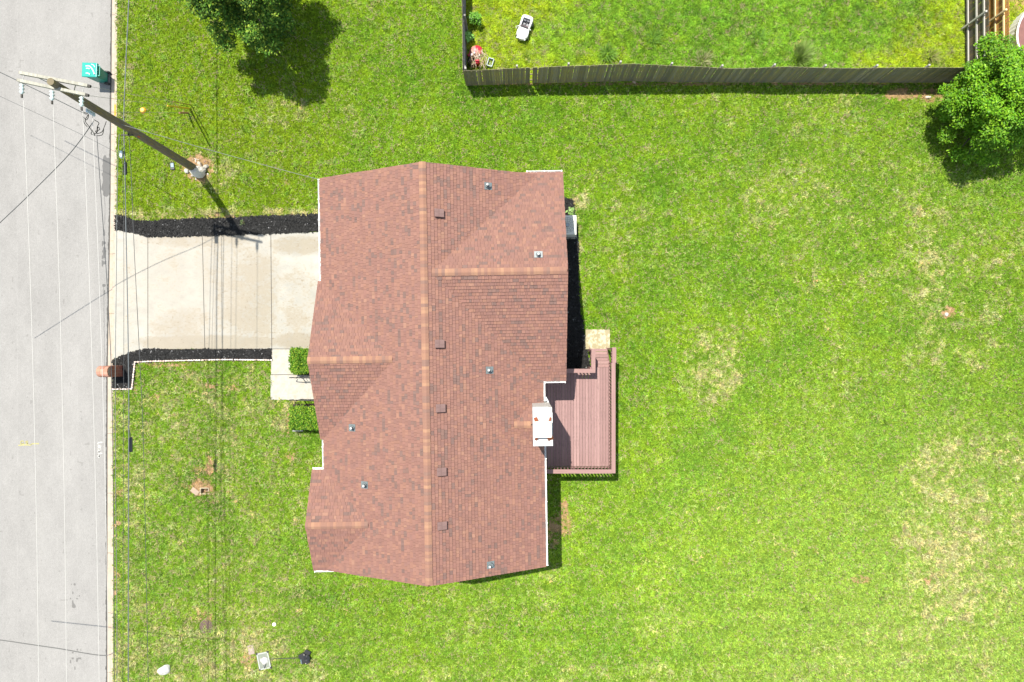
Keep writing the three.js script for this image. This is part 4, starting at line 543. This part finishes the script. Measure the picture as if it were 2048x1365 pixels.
function splice(x, y, h, len, label) { const a = P(x, y, h), t = thing('splice_case', label, 'cable splice', [a.x, a.y, a.z]), m = std([.02, .024, .03], .45); const g = new THREE.CapsuleGeometry(.07, len, 5, 12); g.rotateX(Math.PI / 2); mesh('case', g, m, t); mesh('hanger', [box(.02, .12, .03, 0, .08, -len * .35), box(.02, .12, .03, 0, .08, len * .35)], m, t); mesh('lead', tube([new V3(0, 0, -len / 2 - .05), new V3(-.02, .04, -len / 2 - .3), new V3(-.06, .12, -len / 2 - .55)], .014, 10, 5), m, t); }
splice(261, 890, 5.52, .5, 'black splice case hanging under the telephone cable above the front lawn'); splice(250, 337, 5.86, .42, 'black splice case on the telephone cable just below the pole');
// guy wires to ground anchors, one with a yellow guard
function guy(top, px, py, label, guard) { const b = P(px, py), t = thing('guy_wire', label, 'guy wire', [b.x, 0, b.z]), v = top.clone().sub(b); mesh('strand', rod(new V3(0, 0, 0), v, .007, .007, 5), std([.3, .3, .3], .5), t); const k = v.clone().normalize(); mesh('anchor_rod', rod(new V3(0, -.1, 0), k.clone().multiplyScalar(.5), .012, .012, 6), std([.12, .09, .07], .8), t); if (guard) mesh('guard', rod(k.clone().multiplyScalar(.12), k.clone().multiplyScalar(guard[0]), guard[1], guard[1], 8), std(guard[2], .5), t); }
guy(P(178, 173, 10.45), 382, 210, 'upper guy wire from the crossarm to the lawn with a brown guard', [2.6, .024, [.26, .15, .05]]); guy(P(174, 191, 10.45), 379.5, 217.5, 'middle guy wire with a bright yellow guard near the lawn anchor', [3.2, .034, [.62, .42, .03]]); guy(P(205, 224, 7.6), 377, 226, 'lower guy wire with a short brown guard near the lawn anchor', [1.1, .045, [.26, .13, .08]]);

// ---------------------------------------------------------------- loose things on lawn and road
function rock(name, label, px, py, sx, sy, sz, s, col, group) { const v = P(px, py), g = new THREE.IcosahedronGeometry(1, 2), p = g.attributes.position; for (let i = 0; i < p.count; i++) { const x = p.getX(i), y = p.getY(i), z = p.getZ(i), k = .78 + .5 * noise(x * 1.3 + s, z * 1.3 + y * 1.7 + s, 13); p.setXYZ(i, x * k * sx, Math.round(y * k * 3.2) / 3.2 * sy, z * k * sz); } const f = g.index ? g.toNonIndexed() : g; f.computeVertexNormals(); const m = mesh(name, uvXZ(f), std(col, .9, { map: mottT })); m.position.set(v.x, sy * .55, v.z); m.rotation.y = s; return tag(m, label, 'rock', group); }
rock('boulder', 'large pale boulder right at the foot of the utility pole', 400, 346, .31, .42, .29, 1.3, [.72, .68, .6]); rock('boulder', 'flat pale stone above the largest boulder at the pole', 400, 329, .17, .13, .1, 2.1, [.55, .47, .38]); rock('boulder', 'low pale stone left of the largest boulder at the pole', 374, 343, .1, .1, .14, 3.7, [.55, .56, .5]); rock('boulder', 'grey stone right of the largest boulder at the pole', 408, 341, .16, .2, .17, 4.4, [.42, .4, .36]); rock('stone', 'small tan stone at the right edge of the pole rock ring', 412, 334, .1, .09, .13, 5.2, [.5, .46, .4]); rock('stone', 'small stone below the largest boulder at the pole', 388, 351, .14, .06, .05, 6.5, [.5, .45, .4]);
{ srand(901); for (let i = 0; i < 16; i++) { const a = rr(0, 6.28), k = rr(.55, 1); rock('stone', 'small brown stone chip in the ring around the pole foot', 396 + Math.cos(a) * 26 * k, 338 + Math.sin(a) * 23 * k, rr(.03, .06), rr(.02, .04), rr(.03, .06), i + .5, pick([[.4, .28, .2], [.5, .4, .33], [.55, .5, .45], [.3, .2, .15]]), 'stone chips around the pole foot'); } }
rock('boulder', 'bright white rock alone on the lawn at the bottom left', 329, 1340, .33, .14, .21, .4, [.5, .5, .48]); rock('stone', 'small pinkish stone at the foot of the long fence', 1268, 165, .1, .06, .06, 2.6, [.6, .45, .36]); rock('stone', 'pale flat stone on bare earth near the right end of the fence', 1856, 195, .16, .05, .07, 3.1, [.6, .56, .5]); rock('stone', 'white stone beside the bare red patch on the right lawn', 1893, 629, .1, .06, .09, 1.1, [.66, .6, .55]);
{ const v = P(286, 221), t = thing('survey_marker', 'bright yellow round marker cap on the lawn beside the road', 'marker', [v.x, 0, v.z]); mesh('skirt', new THREE.LatheGeometry([[.15, .0], [.15, .03], [.11, .07], [.1, .09], [0, .09]].map(([a, b]) => new THREE.Vector2(a, b)), 24), std([.72, .30, .02], .6), t); mesh('cap', new THREE.SphereGeometry(.105, 20, 8, 0, 6.3, 0, 1.57).scale(1, .4, 1).translate(0, .088, 0), std([.85, .62, .12], .5), t); }
{ const v = P(345, 333), t = thing('plastic_housing', 'small blue-black plastic cover lying on grass left of the pole', 'cover', [v.x, 0, v.z], .1); mesh('body', rbox(.22, .08, .38, .035, 0, .04, 0), std([.03, .035, .04], .5), t); mesh('plate', rbox(.15, .03, .2, .012, .02, .085, -.03), std([.16, .25, .32], .4), t); }
{  // wheeled refuse cart, lid hinge to the right
  const v = P(217, 156), c = thing('trash_cart', 'teal green wheeled trash cart standing at the kerb', 'trash cart', [v.x - .3, -.1, v.z], -.04); const teal = std([.008, .30, .25], .24), tealD = std([.006, .20, .155], .45), blk = std([.015, .015, .016], .6);
  { const g = new RoundedBoxGeometry(1, .95, 1, 3, .06), p = g.attributes.position; for (let i = 0; i < p.count; i++) { const t = (p.getY(i) + .475) / .95; p.setX(i, p.getX(i) * mix(.5, .66, t) - .03 * t); p.setZ(i, p.getZ(i) * mix(.46, .6, t)); } g.computeVertexNormals(); g.translate(0, .53, 0); mesh('body', g, tealD, c); }
  mesh('rim', rbox(.72, .07, .66, .03, -.03, .99, 0), tealD, c);
  const lid = mesh('lid', rbox(.74, .075, .7, .034, -.05, 1.055, 0, 0, 4), teal, c); const ribs = [tube([new V3(-.22, 1.095, -.16), new V3(-.05, 1.1, -.17), new V3(.12, 1.1, 0), new V3(.22, 1.095, .22)], .035, 16, 8), tube([new V3(-.2, 1.092, -.05), new V3(-.1, 1.096, -.06), new V3(-.02, 1.094, -.02)], .03, 10, 8), tube([new V3(-.2, 1.092, .18), new V3(-.1, 1.096, .18), new V3(0, 1.094, .24)], .032, 10, 8), tube([new V3(.04, 1.094, -.27), new V3(.16, 1.096, -.22), new V3(.22, 1.094, -.12)], .022, 10, 8)]; mesh('lid_emboss_glare', ribs, std([.55, .75, .72], .3), lid);  // raised ribs coloured pale: sun glare on the lid painted into their colour
  mesh('handle', [rod(new V3(.4, 1.0, -.24), new V3(.4, 1.0, .24), .016, .016, 8), box(.1, .03, .03, .35, 1, -.24), box(.1, .03, .03, .35, 1, .24)], std([.05, .36, .3], .35), c);
  for (const s of [-1, 1]) { const w = mesh('wheel', new THREE.CylinderGeometry(.13, .13, .06, 20).rotateX(Math.PI / 2), blk, c); w.position.set(.25, .13, s * .28); mesh('hub', new THREE.CylinderGeometry(.05, .05, .066, 12).rotateX(Math.PI / 2), std([.1, .1, .1], .5), w); } mesh('axle', rod(new V3(.25, .13, -.27), new V3(.25, .13, .27), .012), blk, c);
}
{  // brick mailbox pillar with arched top
  const t = thing('brick_mailbox', 'red brick mailbox pillar standing in the mulch bed by the road', 'mailbox', [-20.09, 0, .86]); const bm = std([1, 1, 1], .9, { vertexColors: true }), mort = std([.34, .27, .23], .95); const W = .52, D = .53, H = 1.14; mesh('mortar_core', box(W - .02, H, D - .02, 0, H / 2, 0), mort, t);
  const S = []; srand(44); const bc = [[.24, .085, .055], [.28, .105, .07], [.21, .075, .055], [.31, .125, .085]]; const put = (w, h, d, x, y, z) => { const g = rbox(w, h, d, .005, x, y, z, 0, 1), c = pick(bc), j = rr(.85, 1.15), a = new Float32Array(g.attributes.position.count * 3); for (let i = 0; i < a.length; i += 3) { a[i] = c[0] * j; a[i + 1] = c[1] * j; a[i + 2] = c[2] * j; } g.setAttribute('color', new THREE.BufferAttribute(a, 3)); S.push(g); };
  for (let r = 0; r < 15; r++) { const y = .04 + r * .075; for (const s of [-1, 1]) for (let k = 0; k < 3; k++) { const o = r % 2 ? .09 : 0; put(.165, .062, .05, -.175 + k * .175, y, s * (D / 2 - .02)); if (k < 3) put(.05, .062, .165, s * (W / 2 - .02), y, -.178 + k * .178 + (o ? .0 : 0)); } }
  tag(mesh('bricks', S, bm, t), null, null, null, 'stuff');
  const top = []; srand(45); { const S2 = S.splice(0), N = 6; for (let k = 0; k < N; k++) for (let j = 0; j < 3; j++) { const a0 = Math.PI * (k + .5) / N, y = H + .0 + Math.sin(a0) * .22, z = Math.cos(a0) * .225; const g = rbox(.175, .06, .135, .006, 0, 0, 0, 0, 1); g.rotateX(Math.PI / 2 - a0 + 0); g.translate(-.18 + j * .18, y - .01, z); const c = pick([[.38, .19, .13], [.42, .22, .16], [.35, .16, .11]]), q = rr(.85, 1.15), arr = new Float32Array(g.attributes.position.count * 3); for (let i = 0; i < arr.length; i += 3) { arr[i] = c[0] * q; arr[i + 1] = c[1] * q; arr[i + 2] = c[2] * q; } g.setAttribute('color', new THREE.BufferAttribute(arr, 3)); S.push(g); } }
  tag(mesh('arch_bricks', S, bm, t), null, null, null, 'stuff'); mesh('arch_core', new THREE.CylinderGeometry(.215, .215, W - .03, 20).rotateZ(Math.PI / 2).translate(0, H - .01, 0), mort, t);
  const d = mesh('mail_door', box(.02, .2, .2, -W / 2 - .015, 1.02, 0), std([.03, .03, .03], .4), t); mesh('handle', box(.02, .02, .06, -W / 2 - .03, 1.06, 0), std([.3, .3, .3], .4), d);
}
// iron handrails at the entry step
function handrail(py, label) { const a = P(577, py, .95), b = P(648, py + 2, 1.05), t = thing('handrail', label, 'handrail'), m = std([.035, .033, .035], .45); const z = a.z; const x0 = a.x + .42, x1 = b.x; mesh('top_rail', tube([new V3(a.x + .1, .55, z), new V3(a.x, .86, z), new V3(x0 - .2, .94, z), new V3(x0 + .05, 1.0, z), new V3((x0 + x1) / 2, 1.04, z), new V3(x1, 1.06, z)], .022, 30, 6), m, t); mesh('bottom_rail', rod(new V3(x0, .3, z), new V3(x1, .42, z), .014), m, t); for (let i = 0; i < 10; i++) { const x = mix(x0, x1, i / 9); mesh('baluster', box(.016, .72, .016, x, .64 + i * .008, z), m, t); mesh('scroll', new THREE.TorusGeometry(.045, .008, 4, 10).translate(x + .07, .84, z), m, t); } for (const x of [x0, mix(x0, x1, .5), x1]) { mesh('post', box(.035, 1.0, .035, x, .55, z), m, t); mesh('finial', new THREE.ConeGeometry(.04, .12, 8).translate(x, 1.1, z), m, t); } }
handrail(756, 'black iron handrail on the north side of the entry step'); handrail(801, 'black iron handrail on the south side beside the south hedge');
{  // open water meter box with its lid beside it
  const v = P(409, 982.5), t = thing('meter_box', 'open tan meter box with a dark hole in bare clay', 'meter box', [v.x, 0, v.z]), m = std([.42, .36, .25], .8); for (const [w, d, x, z] of [[.46, .035, 0, -.145], [.46, .035, 0, .145], [.035, .255, -.21, 0], [.035, .255, .21, 0]]) mesh('rim', box(w, .36, d, x, -.14, z), m, t); mesh('pit_floor', box(.4, .02, .26, 0, -.19, 0), std([.06, .035, .02], 1), t); mesh('meter', [cyl(.05, .06, .07, .1, -.18, .03, 10), box(.2, .03, .03, .08, -.15, .04)], std([.3, .2, .15], .6), t);
  const u = P(390, 983), l = thing('loose_cover', 'tan meter box lid lying tilted on clay beside its open box', 'cover', [u.x, 0, u.z], -.65); mesh('plate', rbox(.42, .04, .25, .01, 0, .035, 0), std([.38, .29, .21], .8, { map: mottT }), l); mesh('reader_flap', rbox(.16, .012, .11, .004, .02, .058, 0), std([.3, .23, .19], .7), l);
  const w = P(502, 1300), b = thing('meter_box', 'small closed pinkish meter lid above the grey utility vault', 'meter box', [w.x, 0, w.z], .2); mesh('plate', rbox(.30, .05, .46, .012, 0, .02, 0), std([.36, .29, .25], .85, { map: mottT }), b); mesh('reader_flap', rbox(.11, .012, .14, .004, .01, .049, 0), std([.4, .3, .26], .7), b);
}
{ const v = P(412.5, 1254), t = thing('manhole_cover', 'round brown iron manhole cover in the lower left lawn', 'manhole cover', [v.x, 0, v.z]), m = std([.13, .08, .072], .75, { map: speckT }); mesh('ring', uvXZ(new THREE.CylinderGeometry(.345, .36, .05, 36).translate(0, .012, 0)), std([.2, .15, .11], .9, { map: speckT }), t); mesh('disc', uvXZ(new THREE.CylinderGeometry(.315, .315, .05, 36).translate(0, .02, 0), 3), m, t); const s = []; for (let i = -4; i <= 4; i++) s.push(box(2 * Math.sqrt(.09 - (i * .06) ** 2) * .9 || .05, .006, .02, 0, .048, i * .06)); mesh('tread_ribs', s, m, t); }
{  // grey utility vault with a shiny tool on top
  const v = P(528, 1321.5), t = thing('utility_vault', 'grey rectangular utility vault lid with pale rim and dark corners', 'utility box', [v.x, 0, v.z], .2); mesh('lid_plate', uvXZ(rbox(.52, .07, .78, .01, 0, .03, 0)), std([.22, .245, .205], .8, { map: mottT }), t); for (const [w, d, x, z] of [[.05, .82, -.27, 0], [.05, .82, .27, 0], [.5, .05, 0, -.39], [.5, .05, 0, .39]]) mesh('rim', box(w, .1, d, x, .025, z), std([.36, .38, .36], .6), t); for (const [x, z] of [[-.28, -.4], [.28, -.4], [-.28, .4], [.28, .4]]) mesh('corner_cap', rbox(.09, .12, .09, .02, x, .03, z), std([.04, .04, .04], .6), t);
  const o = thing('tool', 'pale crumpled bag and pliers lying on the grey utility vault', 'tool', [v.x + .03, .07, v.z], .2); { const g = new THREE.IcosahedronGeometry(.17, 3), p = g.attributes.position; for (let i = 0; i < p.count; i++) { const k = .7 + .7 * noise(p.getX(i) * 14 + 5, p.getZ(i) * 14 + p.getY(i) * 9 + 5, 3); p.setXYZ(i, p.getX(i) * k, Math.max(0, p.getY(i) * .45 * k), p.getZ(i) * k * 1.15); } g.computeVertexNormals(); mesh('bag', g, std([.44, .44, .41], .6), o); } mesh('plier_arm', rod(new V3(-.06, .03, .36), new V3(.09, .03, .1), .016, .014), std([.1, .1, .1], .3, { metalness: .7 }), o); mesh('plier_arm', rod(new V3(-.1, .03, .14), new V3(-.06, .03, .36), .012, .012), std([.5, .5, .5], .3, { metalness: .7 }), o);
  const a = P(541, 1318), b = P(604, 1316), k = thing('locating_tool', 'black tool with long thin handle and round-disced head on the lawn', 'tool', [b.x, 0, b.z]); const bk = std([.014, .015, .017], .45), gl = std([.02, .022, .025], .3); mesh('handle', rod(new V3(a.x - b.x, .05, a.z - b.z), new V3(0, .07, -.02), .016, .022, 8), bk, k);
  mesh('head', rbox(.34, .16, .5, .03, .1, .1, -.02, .45), bk, k); mesh('flap', rbox(.3, .03, .22, .01, .3, .13, -.3, -.5), bk, k); mesh('flap', rbox(.24, .03, .14, .01, .3, .09, .2, .6), bk, k); const d = mesh('disc', cyl(.16, .16, .05, .29, .17, -.06, 28), gl, k); for (const r of [.13, .09, .05]) mesh('disc_ring', new THREE.TorusGeometry(r, .008, 5, 26).rotateX(Math.PI / 2).translate(.29, .225, -.06), gl, d); mesh('hub', cyl(.02, .02, .03, .29, .22, -.06, 10), std([.005, .005, .005], .8), d); mesh('grip', rbox(.06, .06, .22, .02, .02, .2, .12, .2), std([.12, .16, .18], .3), k); mesh('knob', new THREE.SphereGeometry(.025, 8, 6).translate(.16, .2, -.22), std([.5, .45, .4], .5), k); mesh('knob', new THREE.SphereGeometry(.025, 8, 6).translate(.22, .12, .24), std([.5, .45, .4], .5), k);
  const w = P(548.5, 1249), c = thing('cleanout_cap', 'small round white cleanout cap in the lower left lawn', 'cap', [w.x, 0, w.z]); mesh('cap', cyl(.1, .095, .07, 0, -.01, 0, 24), std([.66, .63, .54], .6), c); mesh('nut', rbox(.05, .03, .05, .006, 0, .07, 0), std([.7, .67, .6], .6), c);
}
{  // ride-on toy car
  const v = P(1049, 62.5), c = thing('toy_car', 'white ride-on toy car parked in the yard grass', 'toy car', [v.x, .0, v.z], Math.atan2(-13, 38)); const wh = std([.62, .62, .62], .45), bk = std([.02, .022, .025], .5), gr = std([.16, .17, .19], .5);
  // body outline seen from above, nose towards +z
  const s = new THREE.Shape(); s.moveTo(-.27, -.42); s.quadraticCurveTo(-.27, -.56, -.1, -.57); s.lineTo(.1, -.57); s.quadraticCurveTo(.27, -.56, .27, -.42); s.quadraticCurveTo(.25, -.05, .24, .08); s.quadraticCurveTo(.29, .25, .27, .38); s.quadraticCurveTo(.2, .57, 0, .58); s.quadraticCurveTo(-.2, .57, -.27, .38); s.quadraticCurveTo(-.29, .25, -.24, .08); s.quadraticCurveTo(-.25, -.05, -.27, -.42);
  const hole = new THREE.Path(); hole.moveTo(-.2, -.45); hole.lineTo(.2, -.45); hole.lineTo(.215, .03); hole.lineTo(-.215, .03); hole.closePath(); s.holes.push(hole);
  const g = new THREE.ExtrudeGeometry(s, { depth: .2, bevelEnabled: true, bevelSize: .022, bevelThickness: .05, bevelSegments: 4, curveSegments: 10 }); g.rotateX(Math.PI / 2); g.translate(0, .44, 0); { const p = g.attributes.position; for (let i = 0; i < p.count; i++) { const z = p.getZ(i); if (p.getY(i) > .35) p.setY(i, p.getY(i) - .1 * sst(.1, .6, z)); } g.computeVertexNormals(); } mesh('body', g, wh, c);
  mesh('floor_pan', box(.4, .03, .48, 0, .2, -.2), bk, c); for (const x of [-.088, .088]) { mesh('seat', rbox(.15, .07, .17, .03, x, .26, -.2), gr, c); const b = mesh('seat_back', rbox(.15, .2, .06, .03, x, .36, -.33), gr, c); } const wsh = mesh('windscreen', box(.44, .012, .11, 0, .49, .06, .7), std([.05, .055, .06], .1), c); mesh('dashboard', box(.37, .06, .09, 0, .42, -.03), std([.06, .03, .035], .6), c); mesh('steering_wheel', new THREE.TorusGeometry(.055, .012, 6, 16).rotateX(1.0).translate(-.085, .43, -.09), bk, c);
  const bonnet = mesh('bonnet_vent', tube([new V3(-.2, .44, .19), new V3(-.06, .455, .24), new V3(.04, .455, .2), new V3(.2, .44, .27)], .014, 16, 5), bk, c);
  for (const [x, z] of [[-.28, -.36], [.28, -.36], [-.28, .34], [.28, .34]]) { const w = mesh('wheel', new THREE.CylinderGeometry(.12, .12, .08, 20).rotateZ(Math.PI / 2), bk, c); w.position.set(x, .12, z); mesh('rim', new THREE.CylinderGeometry(.07, .07, .084, 16).rotateZ(Math.PI / 2), std([.5, .5, .5], .4), w); } for (const x of [-.19, .19]) mesh('headlight', new THREE.SphereGeometry(.045, 10, 8).scale(1, .6, 1).translate(x, .34, .55), std([.7, .72, .75], .15), c);
  for (const x of [-.31, .31]) mesh('mirror', rbox(.07, .05, .05, .02, x, .45, .05), wh, c); const z = P(1034, 54); const r = rock('litter', 'small white scrap in the grass left of the toy car', 1033.5, 54, .07, .05, .09, 2.2, [.8, .8, .8]); r.userData.category = 'litter';
}
{  // heap in the fence corner: red toy shell, sticks, odd plastic
  const a = P(952, 104), red = std([.42, .015, .035], .45), pink = std([.62, .20, .19], .5);
  const t = thing('toy_shell', 'red and faded pink plastic toy shell in the fence corner', 'toy', [a.x, 0, a.z], .3); { const g = new THREE.SphereGeometry(.36, 24, 12, 0, 6.2832, 0, 1.5).scale(1, .85, .8); mesh('shell', g, pink, t); mesh('roof_panel', new THREE.SphereGeometry(.37, 16, 8, 2.6, 1.9, .15, 1.0).scale(1, .87, .82), red, t); mesh('visor', rbox(.3, .05, .12, .02, -.2, .3, .17, .3), std([.2, .17, .2], .4), t); mesh('bumper', rbox(.34, .06, .07, .025, -.02, .2, .3, .1), std([.75, .72, .72], .5), t); mesh('side_panel', rbox(.2, .1, .16, .03, -.36, .12, .1, .5), red, t); }
  const b = P(957, 124), p = thing('brush_pile', 'pile of bare tan sticks heaped over junk in the fence corner', 'sticks', [b.x, 0, b.z]); srand(66); const sm = [[.46, .33, .22], [.36, .25, .17], [.55, .46, .36], [.28, .2, .15], [.6, .5, .38]].map((c) => std(c, .9)); for (let i = 0; i < 75; i++) { const x = rr(-.42, .4), z = rr(-.42, .38), h = .12 + .38 * Math.exp(-(x * x + z * z) * 4), an = rr(.9, 2.3) + x * -.8, l = rr(.22, .48); mesh('stick', rod(new V3(x - Math.cos(an) * l / 2, h + rr(-.08, .04), z - Math.sin(an) * l / 2), new V3(x + Math.cos(an) * l / 2, h + rr(-.12, .06), z + Math.sin(an) * l / 2), rr(.008, .016), .006, 5), pick(sm), p); }
  const c = P(956, 131), q = thing('toy', 'small red plastic toy among the sticks in the fence corner', 'toy', [c.x, 0, c.z]); mesh('body', rbox(.2, .2, .2, .05, 0, .42, 0, .3), red, q); mesh('arch', new THREE.TorusGeometry(.07, .025, 6, 14, 3.2).translate(0, .52, .02), red, q); mesh('leg', box(.14, .34, .1, 0, .17, 0), red, q);
  const d = P(981, 128), k = thing('plastic_crate', 'grey-white broken plastic crate at the right side of the stick pile', 'crate', [d.x, 0, d.z], -.3); const gm = std([.36, .42, .46], .5); mesh('base', box(.28, .03, .4, 0, .03, 0), gm, k); for (const [w, dd, x, z] of [[.03, .4, -.13, 0], [.03, .4, .13, 0], [.26, .03, 0, -.19], [.26, .03, 0, .19]]) mesh('side', box(w, .22, dd, x, .13, z), gm, k);
  const e = P(944, 128), n = thing('junk_bin', 'dark open bin under the sticks in the shadow of the fence corner', 'bin', [e.x, 0, e.z]); mesh('shell', new THREE.CylinderGeometry(.22, .17, .4, 20, 1, true).translate(0, .2, 0), std([.03, .03, .032], .6), n); mesh('bottom', cyl(.17, .17, .02, 0, .01, 0, 20), std([.02, .02, .02], .8), n);
}
renderer.render(scene, camera);
